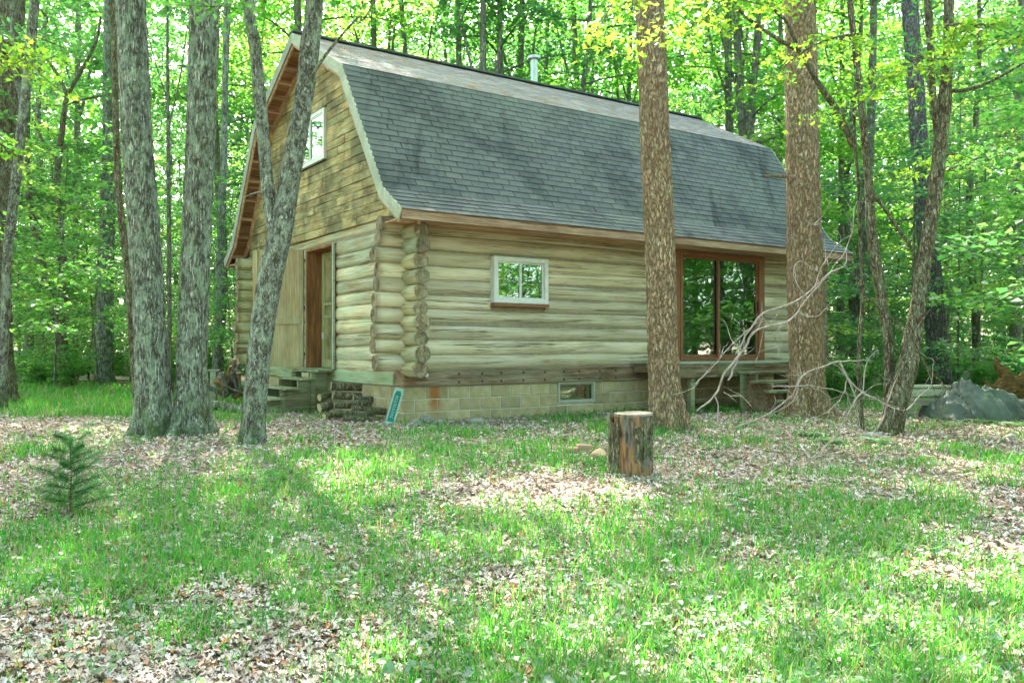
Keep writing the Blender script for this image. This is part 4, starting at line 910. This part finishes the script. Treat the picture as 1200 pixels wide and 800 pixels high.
keep = (rng.random(NT) < grass_mask(tx, ty)) & ~inside_cabin(tx, ty, .1); tx, ty = tx[keep], ty[keep]
nb = rng.integers(5, 17, len(tx)); bx = np.repeat(tx, nb); by = np.repeat(ty, nb); n = len(bx); hscale = np.repeat(rng.uniform(.6, 1.25, len(tx))*(.75+.5*vn2(tx, ty, .9, 44)), nb)
spr = .028+.006*by; bx = bx+rng.normal(0, 1, n)*spr; by = by+rng.normal(0, 1, n)*spr; bz = gz(bx, by)
lush = 1+.7*((bx < -4) & (by > 14)); h = .088*hscale*lush*rng.uniform(.3, 1.4, n)**1.15; az = rng.uniform(0, 2*PI, n); ben = rng.uniform(.1, 1.1, n)*h; w = .0017+.0004*by; w = w*rng.uniform(.7, 1.4, n)
dx, dy = np.cos(az), np.sin(az); qx, qy = -dy*w, dx*w
B = np.stack([bx, by, bz-.005], -1); Mi = B+np.stack([dx*ben*.3, dy*ben*.3, h*.6], -1); T = B+np.stack([dx*ben, dy*ben, h], -1); Q = np.stack([qx, qy, np.zeros(n)], -1)
V = np.stack([B-Q, B+Q, Mi-Q*.75, Mi+Q*.75, T], 1).reshape(-1, 3); i = np.arange(n)[:, None]*5; Fq = np.concatenate([i+[0, 1, 3], i+[0, 3, 2], i+[2, 3, 4]], 1).reshape(-1, 3)
o = link(bpy.data.objects.new('grass', big_mesh('grass', V, Fq, m_grass)), None, 'stuff'); tag(o, 'thin tufts of bright green woodland grass growing through leaf litter', 'grass')
NL = 165000; u = rng.random(NL); ly = 2.2*(27/2.2)**(u**.8); lx = rng.uniform(-.64, .64, NL)*ly; k = ~inside_cabin(lx, ly, .02) & (rng.random(NL) < .35+.65*(1-grass_mask(lx, ly)*.7)*sm(.25, .5, vn2(lx, ly, 2.6, 77)+.12)); lx, ly = lx[k], ly[k]; n = len(lx)
lz = gz(lx, ly)+rng.uniform(.002, .022, n); s = (.031*rng.uniform(.4, 1.7, n)*(1+.022*ly)); yaw = rng.uniform(0, 2*PI, n)
c_ = np.stack([lx, ly, lz], -1); t1 = rng.normal(0, .26, n); t2 = rng.normal(0, .26, n)
d = np.stack([np.cos(yaw)*np.cos(t1), np.sin(yaw)*np.cos(t1), np.sin(t1)], -1); r = np.stack([-np.sin(yaw)*np.cos(t2), np.cos(yaw)*np.cos(t2), np.sin(t2)], -1); nn = np.array([0, 0, 1.]); S1 = s[:, None]; cu = rng.uniform(-.15, .5, n)[:, None]*S1
lob = [(-.5, 0, 0), (-.15, .38, 1), (.12, .20, .4), (.30, .34, 1.1), (.55, 0, .3), (.28, -.36, 1.1), (.08, -.18, .4), (-.2, -.36, 1)]
V = np.stack([c_+d*S1*(a_*rng.uniform(.8, 1.2, (n, 1)))+r*S1*b_+nn*cu*k_ for a_, b_, k_ in lob], 1).reshape(-1, 3); i = np.arange(n)[:, None]*8
Fq = np.concatenate([i+[0, 6, 7], i+[0, 1, 2], i+[0, 2, 6], i+[2, 3, 4], i+[2, 4, 6], i+[4, 5, 6]], 1).reshape(-1, 3)
o = link(bpy.data.objects.new('leaf_litter', big_mesh('leaf_litter', V, Fq, m_litter)), None, 'stuff'); tag(o, 'dry curled pale brown leaves lying all over the yard', 'leaves')
# broad little seedlings among the grass
NSd = 2600; u = rng.random(NSd); sy = 2.4*(14/2.4)**u; sx = rng.uniform(-.62, .62, NSd)*sy; k = rng.random(NSd) < .25+.75*grass_mask(sx, sy); sx, sy = sx[k], sy[k]
cs = np.repeat(np.stack([sx, sy, gz(sx, sy)+rng.uniform(.03, .10, len(sx))], -1), 3, 0); cs += rng.normal(0, .022, cs.shape)*[1, 1, .4]; V, Fq = leaf_tris(cs, .045, rng, .35)
o = link(bpy.data.objects.new('ground_seedlings', big_mesh('ground_seedlings', V, Fq, m_leaf_deep)), None, 'stuff'); tag(o, 'tiny broad-leaved seedlings scattered through the grass', 'seedlings')
# fallen twigs
tw = []
for k in range(420):
    y = 2.5*(13/2.5)**rng.random(); x = rng.uniform(-.6, .6)*y; l = rng.uniform(.08, .35); a_ = rng.uniform(0, 6.28); z_ = gzf(x, y)+.015
    tw.append(tube(np.array([[x, y, z_], [x+math.cos(a_)*l*.5+.01, y+math.sin(a_)*l*.5, z_+.012], [x+math.cos(a_+.3)*l, y+math.sin(a_+.3)*l, z_+.004]]), np.array([.004, .003, .002])*rng.uniform(.6, 1.3), 5))
V, Fq = merge(tw); o = link(bpy.data.objects.new('fallen_twigs', big_mesh('fallen_twigs', V, Fq, m_dead)), None, 'stuff'); tag(o, 'thin dry twigs scattered over the litter', 'twigs')

# ------------------------------------------------------------------ stump, stones, bricks
def gp(px, py): Y = GY(py); return P(px, py, Y)
sp_ = gp(739, 553); Ys = sp_.y; g0 = gzf(sp_.x, Ys)
stump = thing('tree_stump', 'upright cut log with peeling bark standing in the yard before the cabin', 'stump', (sp_.x, Ys, g0), .4)
r0 = 25/F*Ys; hh = 68/F*Ys; prs = []
stem(prs, [[0, 0, -.06, r0*1.06], [0, .0, hh*.35, r0*.98], [.01, 0, hh*.8, r0*.97], [.014, 0, hh-.004, r0*1.0]], 44, .02, 5, .035)
V, Fq = prs[0]; o = link(bpy.data.objects.new('trunk', big_mesh('trunk', V, Fq, m_stump, True)), stump)
rb = random.Random(5)
for a0, a1, z0, z1 in ((2.3, 3.5, .0, .97), (3.45, 4.0, .02, .9), (4.75, 5.15, .0, .82), (5.2, 5.6, .3, .96), (5.65, 6.5, .0, .95), (.3, 2.2, .0, .96)):
    n_ = max(3, int((a1-a0)/.13)); bm_ = []
    for kz in range(9):
        t_ = kz/8
        for ka in range(n_+1):
            aa = a0+(a1-a0)*ka/n_-.4; jag = rb.uniform(-.035, .035)*(kz in (0, 8)); eg = rb.uniform(-.02, .02)*(ka in (0, n_)); rr_ = r0*(1.035+rb.uniform(-.015, .02)); zz_ = hh*(z0+(z1-z0)*t_)+jag
            bm_.append([(math.cos(aa+eg)*rr_*k_, math.sin(aa+eg)*rr_*k_, zz_) for k_ in (1.0, .93)])
    V_ = [p[0] for p in bm_]+[p[1] for p in bm_]; N_ = len(bm_); F_ = []
    for kz in range(8):
        for ka in range(n_):
            i0 = kz*(n_+1)+ka; q_ = (i0, i0+1, i0+n_+2, i0+n_+1); F_.append(q_); F_.append(tuple(N_+w for w in q_[::-1]))
    for ka in range(n_):
        for b0_ in (0, 8*(n_+1)): F_.append((b0_+ka, b0_+ka+1, N_+b0_+ka+1, N_+b0_+ka))
    for kz in range(8):
        for ka in (0, n_): i0 = kz*(n_+1)+ka; i1 = i0+n_+1; F_.append((i0, i1, N_+i1, N_+i0))
    mesh_obj('bark', V_, F_, m_brownbark, stump)
ring = V[-44:]; ring = ring[:, :2]; cx = ring.mean(0)
tv = [(cx[0]+(p[0]-cx[0])*f, cx[1]+(p[1]-cx[1])*f, hh+dz+(p[0]*.03-p[1]*.0)) for f, dz in ((1.005, -.012), (.97, .008), (.5, .009)) for p in ring]+[(cx[0], cx[1], hh+.009)]
tf = [(k*44+i, k*44+(i+1) % 44, (k+1)*44+(i+1) % 44, (k+1)*44+i) for k in range(2) for i in range(44)]+[(88+i, 88+(i+1) % 44, 132) for i in range(44)]
mesh_obj('cut_face', tv, tf, m_cut, stump)
for (px, py, w, h, lb) in ((684, 529, 18, 8, 'tan brick half sunk in litter left of the stump'), (671, 530, 13, 6, 'small broken brick lying left of the tan brick')):
    q = gp(px, py); ww = w/F*q.y; o = MB().box((-ww/2, -.05, -.02), (ww/2, .05, h/F*q.y)).build('brick', m_brick, None, bevel=.006); o.location = (q.x, q.y, gzf(q.x, q.y)); o.rotation_euler = (.05, .04, .2 if w > 15 else -.5); tag(o, lb, 'brick')
def stone(px, py, w, h, lb, m=m_stone, cat='stone', seed=1, name='stone'):
    q = gp(px, py); bm = bmesh.new(); bmesh.ops.create_icosphere(bm, subdivisions=3, radius=1.); V = np.array([v.co[:] for v in bm.verts]); V2 = roughen(V, .55, 1.3, seed*9); a_, b_ = w/2/F*q.y, h/F*q.y
    for v, c0 in zip(bm.verts, V2): v.co = (c0[0]*a_, c0[1]*a_*.8, c0[2]*b_*.6+b_*.25)
    me = bpy.data.meshes.new(name); bm.to_mesh(me); bm.free(); me.materials.append(m); me.polygons.foreach_set('use_smooth', [True]*len(me.polygons)); o = link(bpy.data.objects.new(name, me)); o.location = (q.x, q.y, gzf(q.x, q.y)); tag(o, lb, cat); return o
stone(701, 537, 22, 13, 'rough brown stone touching the left of the stump', m_brick, seed=2)
stone(558, 496, 20, 8, 'rounded grey stone on the ground below the basement wall', seed=3)
for i, (px, py, w, h, lb) in enumerate(((486, 497, 16, 7, 'small grey stone under the rust stain at the foundation'), (500, 494, 18, 8, 'flat grey stone against the foundation corner'), (516, 496, 14, 6, 'grey stone right of the flat one by the foundation'), (1022, 512, 22, 6, 'pale stone in grass before the crooked maples'), (1183, 515, 16, 7, 'pale rock in the grass below the tarpaulin'), (405, 486, 14, 7, 'dark stone at the foot of the firewood stack'))): stone(px, py, w, h, lb, seed=10+i)

# ------------------------------------------------------------------ leaning sign
q = P(456, 494, 12.75); sg = thing('leaning_sign', 'narrow teal and white painted board leaning against the foundation corner', 'sign', (q.x, q.y, gzf(q.x, q.y)))
top = P(468.5, 451, 12.98); ax = (top-q).normalized(); wv_ = Vector((1, .1, 0)); wv_ = (wv_-ax*ax.dot(wv_)).normalized(); nv = wv_.cross(ax)*1.0
if nv.y > 0: nv = -nv
Ms = Matrix((wv_, ax, -nv)).transposed().to_4x4(); Lh = (top-q).length; hw = .072
MB().box((-hw, -.02, 0), (hw, Lh, .018), Ms).build('board', m_sign_white, sg, bevel=.002)
Mp = Ms @ Matrix.Translation((0, 0, -.003))
pan = [(-.048, .05), (.048, .05), (.048, Lh-.10), (.03, Lh-.05), (-.03, Lh-.05), (-.048, Lh-.10)]
mesh_obj('panel', [Mp @ Vector((a, b, 0)) for a, b in pan], [tuple(range(6))], m_green_sign, sg)
lt = MB(); Ml = Ms @ Matrix.Translation((0, 0, -.0055)); y = .11; rs = random.Random(4)
while y < Lh-.13:
    kind = rs.randrange(4); pts = []
    for k in range(9):
        a_ = k/8*PI*(1.0+.4*kind); pts.append((math.cos(a_)*.020+(rs.random()-.5)*.004, y+.016*math.sin(a_)+k*.0018))
    for p, p2 in zip(pts, pts[1:]): 
        d_ = Vector((p2[0]-p[0], p2[1]-p[1])).normalized(); nx_, ny_ = -d_.y*.0035, d_.x*.0035
        lt.add([Ml @ Vector((p[0]+nx_, p[1]+ny_, 0)), Ml @ Vector((p2[0]+nx_, p2[1]+ny_, 0)), Ml @ Vector((p2[0]-nx_, p2[1]-ny_, 0)), Ml @ Vector((p[0]-nx_, p[1]-ny_, 0))], [(0, 1, 2, 3)])
    y += .042
lt.build('lettering', m_sign_white, sg)

# ------------------------------------------------------------------ firewood by the steps
def round_log(name, p, q_, r, m, lb=None, cat='log', seed=1, group=None, cutm=None, sides=14, parent=None, rough=.10):
    p = Vector(p); q_ = Vector(q_); d = q_-p; n = max(4, int(d.length/.08)); pts = np.array([p.lerp(q_, i/n) for i in range(n+1)])-np.array(p)
    V, Fq = tube(pts, r, sides); ctr = np.repeat(pts, sides, 0); ang = np.tile(np.arange(sides)*2*PI/sides, n+1); nn = vnoise(np.stack([np.cos(ang)*1.6+seed*3.3, np.sin(ang)*1.6, np.linalg.norm(ctr, axis=1)*1.5], -1), seed)-.5
    V = ctr+(V-ctr)*(1+nn*2*rough*2)[:, None]; me_v = V.tolist(); fs = Fq.tolist(); N = len(me_v); me_v += [pts[0].tolist(), pts[-1].tolist()]
    for j in range(sides): fs.append([(j+1) % sides, j, N]); fs.append([n*sides+j, n*sides+(j+1) % sides, N+1])
    o = mesh_obj(name, me_v, fs, m, parent); o.location = p; o.data.materials.append(cutm or m_cut); k = len(fs); o.data.polygons.foreach_set('material_index', [0]*(k-2*sides)+[1]*(2*sides)); o.data.polygons.foreach_set('use_smooth', [True]*(k-2*sides)+[False]*(2*sides))
    if lb: tag(o, lb, cat, group)
    return o
fwl = [(388, 452, 424, 454, .075, 14.0), (390, 463, 424, 464, .07, 13.9), (392, 474, 436, 474, .08, 13.6), (388, 484, 440, 486, .06, 13.2), (402, 489, 450, 492, .05, 13.1), (412, 478, 452, 482, .06, 13.4), (374, 466, 386, 462, .07, 14.2), (374, 478, 388, 474, .075, 13.8), (380, 488, 394, 484, .06, 13.5), (414, 466, 438, 468, .055, 13.9)]
fl = ['topmost split log of the stack beside the entry steps', 'second log from the top in the stack by the steps', 'thick dark log in the middle of the firewood stack', 'long dark log low in the firewood stack', 'lowest log of the firewood nearest the leaning sign', 'short log at the right of the firewood stack', 'small pale-ended log leaning on the step stringer', 'pale-ended log under the one by the stringer', 'lowest pale-ended log by the stringer foot', 'thin log lying at the right behind the stack']
for i, ((x0, y0_, x1, y1_, r_w, Yd), lb) in enumerate(zip(fwl, fl)):
    a_ = P(x0, y0_, Yd); b_ = P(x1, y1_, Yd+.15); a_.z = max(a_.z, .29+r_w*.5); b_.z = max(b_.z, .29+r_w*.5); round_log('firewood_log', a_, b_, r_w*.9, m_brownbark, lb, 'firewood', 30+i, 'firewood logs stacked by the entry steps', m_plywood)
# log and rail on the left, brush heap behind the maple
round_log('fallen_log', P(236, 472, 15.4), P(291, 481, 14.9), .085, m_birch, 'pale barked log lying on litter behind the slender lichened maple', 'log', 51)
round_log('fallen_log', P(18, 437, 30), P(62, 441, 29.), .16, m_bark, 'dark fallen log in the grass behind the left-edge trunk', 'log', 52)
round_log('fallen_log', P(28, 446, 26), P(74, 436, 27.5), .09, m_bark, 'thin fallen log propped against the forked tree', 'log', 53)
ps = thing('post_and_rail', 'short weathered post with a thin rail between oak pair and cabin', 'fence', tuple(P(251, 470, 17.5))); zt = .85
MB().box((-.07, -.05, -.15), (.05, .05, .62)).build('post', m_grey, ps, bevel=.008); MB().box((-.14, -.06, .621), (.12, .06, .655)).build('cap', m_grey, ps)
MB().bar((.05, 0, .50), (.62, .1, .36), .04, .07).build('rail', m_grey, ps)
bp = thing('brush_heap', 'heap of dark sticks and bark piled against the cabin back corner', 'brush', tuple(P(279, 465, 16.4))); rs = random.Random(9)
for k in range(26):
    a_ = Vector((rs.uniform(-.35, .3), rs.uniform(-.25, .25), rs.uniform(-.02, .12))); b_ = a_*.3+Vector((rs.uniform(-.3, .3), rs.uniform(-.2, .2), rs.uniform(.15, .72)))
    if k % 3 == 0: b_ = a_+Vector((rs.uniform(-.5, .5), rs.uniform(-.2, .2), rs.uniform(.0, .15))); b_.z += .1
    o = round_log('stick', a_, b_, rs.uniform(.018, .055), m_rotten if k % 5 == 0 else m_bark, seed=k, parent=bp, sides=8)

# ------------------------------------------------------------------ bleached fallen branches on the right
def dead_branch(label, Y, paths, m=m_dead):
    p0 = P(paths[0][0][0], paths[0][0][1], Y+(paths[0][0][3] if len(paths[0][0]) > 3 else 0)); root = thing('dead_branch', label, 'branch', tuple(p0))
    for i, path in enumerate(paths):
        pts = []
        for q in path: w = P(q[0], q[1], Y+(q[3] if len(q) > 3 else 0)); w.z = max(w.z, gzf(w.x, w.y)+.01); pts.append([*(w-p0), q[2]*.32*Y/F])
        c = resample(pts, .07); c[:, :3] += (np.stack([vnoise(c[:, :3]*5+k*7+i, k+3) for k in range(3)], -1)-.5)*.035+(np.stack([vnoise(c[:, :3]*17+k*7+i, k+13) for k in range(3)], -1)-.5)*.02
        V, Fq = tube(c[:, :3], c[:, 3]*np.linspace(1., .55, len(c)), 8); lo_ = link(bpy.data.objects.new('limb' if i == 0 else 'twig', big_mesh('limb', V, Fq, m, True)), root); fine = []
        rs_ = random.Random(len(c)*7+i)
        for k in range(max(2, len(c)//3)):
            j = rs_.randrange(1, len(c)); b0 = c[j, :3]; dd = c[j, :3]-c[j-1, :3]; dd /= np.linalg.norm(dd)+1e-9; ll = rs_.uniform(.08, .34); q0 = b0.copy(); q1 = dd*.6+np.array([rs_.uniform(-.8, .8), rs_.uniform(-.5, .5), rs_.uniform(-.8, .8)]); ln_ = [q0]
            for z in range(4): q1 = q1+np.array([rs_.uniform(-.5, .5), rs_.uniform(-.4, .4), rs_.uniform(-.5, .5)]); q0 = q0+q1/np.linalg.norm(q1)*ll/4; ln_.append(q0)
            fine.append(tube(np.array(ln_), np.array([.0035, .003, .0025, .002, .0012]), 5))
        V, Fq = merge(fine); link(bpy.data.objects.new('fine_twigs', big_mesh('fine_twigs', V, Fq, m)), lo_, 'stuff')
dead_branch('long bleached bough sweeping up in front of the deck and thick pine', 9.6,
    [[(818, 480, 2.5), (838, 462, 4), (852, 436, 5), (870, 411, 5), (888, 386, 5), (925, 375, 5), (946, 350, 4.5), (968, 324, 4), (990, 312, 3.5), (993, 295, 2.5)],
     [(852, 445, 4), (866, 412, 3.5), (878, 384, 4), (895, 366, 4), (925, 357, 4), (954, 338, 3.5), (975, 318, 3), (990, 295, 3), (999, 265, 3), (1004, 235, 2.5)],
     [(838, 462, 3), (841, 478, 3), (838, 500, 3)], [(848, 458, 2.5), (855, 463, 2), (868, 462, 2.5), (880, 476, 2)], [(870, 411, 2), (858, 398, 2), (852, 380, 1.5), (846, 373, 1.2)],
     [(925, 375, 2), (906, 392, 2), (914, 412, 1.5), (905, 425, 1.2)], [(946, 350, 2.2), (930, 322, 2), (938, 306, 2), (960, 320, 2)], [(888, 386, 2), (896, 372, 1.5), (893, 395, 1.5), (888, 416, 1.2)], [(935, 366, 2), (955, 372, 1.6), (975, 350, 1.2)],
     [(954, 338, 2), (970, 300, 1.6), (985, 282, 1.3), (978, 268, 1)]])
dead_branch('thin straight bleached twig slanting before the sliding door', 9.3, [[(816, 449, 2), (832, 432, 2), (848, 416, 2), (870, 392, 2), (895, 372, 1.5)], [(818, 446, 2), (814, 452, 1.5)]])
dead_branch('low bleached bough arching across the foot of the thick pine', 9.4,
    [[(862, 500, 3), (903, 484, 3), (928, 462, 3.5), (937, 444, 4), (959, 431, 4), (982, 424, 4), (1007, 423, 3)], [(984, 424, 4), (994, 443, 4), (1009, 459, 4), (1038, 474, 3), (1060, 480, 2)], [(937, 444, 2.5), (930, 470, 2.5), (905, 486, 2)],
     [(905, 452, 1.6), (940, 452, 2), (980, 456, 1.8), (1000, 462, 1.5)], [(994, 443, 2), (985, 470, 2), (955, 490, 2), (930, 505, 1.6)]])
dead_branch('bleached bough rising from the grass between pine and maples', 9.2, [[(951, 538, 3), (970, 520, 3.5), (986, 501, 4), (1003, 466, 4), (1011, 458, 4), (1016, 430, 3)], [(1003, 466, 3), (995, 445, 2.5), (985, 432, 2)], [(1003, 470, 2), (1006, 495, 2), (1014, 510, 1.5)], [(986, 501, 2), (960, 492, 1.6), (940, 500, 1.4)]])
dead_branch('brownish bough arching down from the maples over the tarpaulin', 10.6, [[(1013, 346, 4), (1036, 364, 4), (1067, 395, 4.5), (1086, 428, 4.5), (1110, 452, 4), (1130, 468, 4), (1141, 492, 3)], [(1067, 395, 2.5), (1085, 372, 2), (1098, 352, 1.6)], [(1086, 428, 2.5), (1092, 450, 2), (1098, 482, 2)]], m_brownbark)
dead_branch('bleached forked stick propped on the leaning maple base', 10.3, [[(1022, 510, 3.5), (1036, 486, 4), (1046, 458, 3.5), (1052, 440, 2.5)], [(1062, 480, 2.5), (1076, 466, 3), (1092, 450, 2.5), (1095, 424, 2)]])
dead_branch('small curled bleached twig sticking out of the thick pine', 13.4, [[(962, 262, 2), (953, 262, 2), (945, 258, 2.4), (944, 250, 2), (952, 246, 1.6)], [(955, 262, 1.6), (966, 250, 1.4), (974, 240, 1.2)]])
dead_branch('forked dead branch lying in the grass at the right', 8.2, [[(1085, 508, 2.5), (1097, 492, 2), (1104, 470, 1.6)], [(1097, 492, 1.5), (1118, 500, 1.5), (1140, 497, 1.2)]], m_brownbark)

# ------------------------------------------------------------------ tarpaulin heap, timber bench, rotten stump
tq = P(1168, 489, 13.6); nx_, ny_ = 130, 60; rt_ = np.random.default_rng(8); V = []
for j in range(ny_+1):
    for i in range(nx_+1):
        a_, b_ = i/nx_*2-1, j/ny_*2-1; x = a_*.95; y = b_*.62
        box = min(1, max(0, (1.0-abs(a_))*3.2))*max(0, 1-abs(b_)**1.7)**1.5; hgt = (.56-.20*abs(a_+.35)-.12*max(0, a_)) if a_ < .62 else .30
        V.append((x, y, hgt*box**.45))
V = np.array(V); edge = np.clip(V[:, 2]/.4, 0, 1)
fa = np.abs(2*vnoise(np.stack([V[:, 0]*4.4+V[:, 1]*2.4, V[:, 1]*2-V[:, 0], V[:, 2]*0], -1), 15)-1); fb = np.abs(2*vnoise(np.stack([V[:, 0]*9-V[:, 1]*5, V[:, 1]*6+V[:, 0]*3, V[:, 2]*3], -1), 16)-1)
fc = np.abs(2*vnoise(np.stack([V[:, 0]*6.5, V[:, 1]*.9+4, V[:, 2]*0], -1), 18)-1); V[:, 2] += edge**.6*((.4-fa)*.22+(.4-fb)*.10+(.4-fc)*.12); V[:, 1] += (1-edge)*np.sign(V[:, 1])*(.5-fa)*.22; V[:, :2] += rt_.normal(0, .0008, V[:, :2].shape); V[:, 2] = np.maximum(V[:, 2]+edge*rt_.normal(0, .001, len(V)), -.01)
Fq = []
for j in range(ny_):
    for i in range(nx_):
        q_ = (j*(nx_+1)+i, j*(nx_+1)+i+1, (j+1)*(nx_+1)+i+1, (j+1)*(nx_+1)+i); Fq += [(q_[0], q_[1], q_[2]), (q_[0], q_[2], q_[3])] if (i+j) % 2 else [(q_[0], q_[1], q_[3]), (q_[1], q_[2], q_[3])]
tp_ = mesh_obj('tarpaulin', V, Fq, m_tarp); tp_.location = (tq.x, tq.y+.25, gzf(tq.x, tq.y)-.01); tp_.rotation_euler = (0, 0, .05); tag(tp_, 'crumpled grey-green tarpaulin draped over a low heap on the right', 'tarpaulin')
so = tp_.modifiers.new('thickness', 'SOLIDIFY'); so.thickness = .006
tb = thing('timber_bench', 'low bench of old grey planks left of the tarpaulin', 'bench', tuple(P(1084, 484, 14.2)), .05)
for k in range(3): MB().box((-.42, -.16+k*.11, .43), (.36, -.06+k*.11, .47)).build('seat_plank', m_grey, tb, bevel=.004)
for z_ in (.14, .29): MB().box((-.40, -.175, z_), (.34, -.145, z_+.12)).build('front_plank', m_grey, tb, bevel=.004)
for x_ in (-.36, .20): MB().box((x_, -.14, -.05), (x_+.10, .12, .43)).build('leg', m_grey, tb, bevel=.006)
q = P(1184, 448, 18.5); rt = thing('rotten_stump', 'orange-brown rotten uprooted stump lying at the right edge', 'stump', (q.x, q.y, gzf(q.x, q.y)))
def lump(name, pts, m, parent, seed, amp):
    c = resample(pts, .06); V, Fq = tube(c[:, :3], c[:, 3], 20); ctr = np.repeat(c[:, :3], 20, 0); n_ = vnoise(V*4+seed, seed); n2 = vnoise(V*11+seed, seed+2); V = ctr+(V-ctr)*(1+(n_-.5)*amp+(n2-.5)*amp*.5)[:, None]; link(bpy.data.objects.new(name, big_mesh(name, V, Fq, m, True)), parent)
lump('trunk', [[-.45, 0, .12, .10], [-.2, 0, .22, .20], [.1, .1, .25, .26], [.6, .2, .22, .24], [1.2, .3, .2, .2]], m_rotten, rt, 1, .8)
lump('root', [[.05, 0, .25, .18], [-.10, .0, .5, .13], [-.25, .05, .75, .08], [-.28, .05, .93, .03]], m_rotten, rt, 2, .8); lump('root', [[-.2, -.05, .2, .10], [-.5, -.1, .30, .07], [-.62, -.1, .45, .03]], m_rotten, rt, 3, .7); lump('root', [[-.1, -.1, .12, .12], [-.45, -.3, .05, .06], [-.8, -.35, .0, .03]], m_rotten, rt, 4, .7); lump('root', [[.3, 0, .3, .14], [.35, .1, .55, .07], [.5, .1, .7, .03]], m_rotten, rt, 5, .7)

# ------------------------------------------------------------------ ferns, pine seedling, small saplings
def fern(px, py, size, label, seed, n=7, m=m_fern, Y=None):
    q = gp(px, py) if Y is None else P(px, py, Y); rng = np.random.default_rng(seed); root = thing('fern', label, 'fern', (q.x, q.y, gzf(q.x, q.y)))
    for k in range(n):
        az = k/n*2*PI+rng.uniform(-.3, .3); L_ = size*rng.uniform(.75, 1.15); d = np.array([math.cos(az), math.sin(az), 0]); p = np.array([-d[1], d[0], 0]); V = []; Fq = []; N = 13
        for j in range(N):
            t = (j+.5)/N; c = d*L_*t*.85+np.array([0, 0, 1])*L_*(.75*t-.62*t*t); w = L_*.24*math.sin(PI*min(.97, t*.85+.12)); b = .022*size/.4
            for s in (-1, 1):
                i = len(V); V += [c-d*b, c+d*b, c+p*s*w+d*b*.9+np.array([0, 0, -.03*size]), c+p*s*w*.5-d*b*.7]; Fq += [(i, i+1, i+2), (i, i+2, i+3)]
        me = big_mesh('frond', np.array(V), np.array(Fq), m); link(bpy.data.objects.new('frond', me), root)
for i, a_ in enumerate(((948, 512, .34, 'bright pale fern at the foot of the thick pine'), (935, 500, .26, 'small fern left of the thick pine base'), (975, 520, .28, 'fern in the grass right of the thick pine base'), (812, 478, .40, 'fern in shade under the left end of the deck'), (850, 482, .38, 'fern beside the deck post in shade'), (905, 490, .34, 'fern in front of the deck steps'), (1150, 496, .36, 'fern before the tarpaulin heap'), (1110, 500, .3, 'fern between the leaning maple and tarpaulin'), (1190, 500, .34, 'fern at the right edge below the tarpaulin'), (1030, 520, .30, 'fern by the roots of the crooked maples'), (1060, 470, .34, 'fern left of the timber bench'), (1130, 452, .4, 'fern behind the tarpaulin near the grey pine'), (880, 500, .28, 'fern in sunlit grass between the two orange pines'))): fern(*a_, seed=50+i)
q = gp(82, 602); ps_ = thing('pine_seedling', 'dark green feathery pine seedling in the grass at lower left', 'seedling', (q.x, q.y, gzf(q.x, q.y))); parts = [tube(np.array([[0, 0, -.03], [.01, 0, .3], [0, .0, .62]]), np.array([.007, .005, .003]), 8)]; NV = []; NF = []
for k in range(26):
    z_ = .05+.022*k; az = k*2.4+rng.uniform(-.4, .4); ln = (.27*(1-z_/.72)+.10)*rng.uniform(.5, 1.2); d = Vector((math.cos(az), math.sin(az), .30)); b0 = Vector((0, 0, z_)); parts.append(tube(np.array([b0, b0+d*ln*.5, b0+d*ln+Vector((0, 0, .02))]), np.array([.004, .003, .002]), 6))
    for j in range(420):
        t = rng.uniform(.15, 1.05); c = b0+d*ln*t; nd = (d.normalized()*.7+Vector(rng.normal(0, 1, 3).tolist()).normalized()).normalized(); l = .085; w_ = nd.cross(Vector((0, 0, 1))).normalized()*.0011; i = len(NV); NV += [c-w_, c+w_, c+nd*l]; NF.append((i, i+1, i+2))
V, Fq = merge(parts); link(bpy.data.objects.new('stem', big_mesh('stem', V, Fq, m_brownbark)), ps_); link(bpy.data.objects.new('needles', big_mesh('needles', np.array([tuple(v) for v in NV]), np.array(NF), m_needle)), ps_)

# ------------------------------------------------------------------ labels of the woods: each plant in view gets its place
BINS = [(-30, 60, 'left of the forked brown maple'), (60, 122, 'between forked brown maple and plain grey trunk'), (122, 200, 'behind the left oak of the pair'), (200, 290, 'between oak pair and cabin gable'), (290, 560, 'behind the left half of the roof'), (560, 780, 'behind the roof by the stove pipe'), (780, 940, 'behind the far roof end'), (940, 1040, 'between thick pine and crooked maples'), (1040, 1110, 'around the stout grey pine'), (1110, 1230, 'at the right of the crooked maples')]
ORD = ['nearest', 'second nearest', 'third nearest', 'fourth nearest', 'fifth nearest', 'sixth nearest', 'seventh nearest', 'eighth nearest', 'ninth nearest', 'tenth nearest', 'eleventh nearest', 'twelfth nearest', 'thirteenth nearest', 'fourteenth nearest', 'fifteenth nearest', 'sixteenth nearest', 'seventeenth nearest', 'eighteenth nearest', 'nineteenth nearest', 'twentieth nearest']
for grp, word in (('slender trees of the surrounding woods', 'slender woodland tree'), ('leafy saplings under the trees', 'leafy sapling'), ('low shrubs on the woodland floor', 'low shrub')):
    mem = [o for o in bpy.data.objects if o.get('group') == grp]
    for a, b, txt in BINS:
        q = sorted([o for o in mem if o.location.y > 10 and a <= 600+F*o.location.x/o.location.y < b], key=lambda o: o.location.y)
        for k, o in enumerate(q): 
            if k < 20: o['label'] = ORD[k]+' '+word+' '+txt
            else: o['label'] = 'distant '+word+' deep '+txt
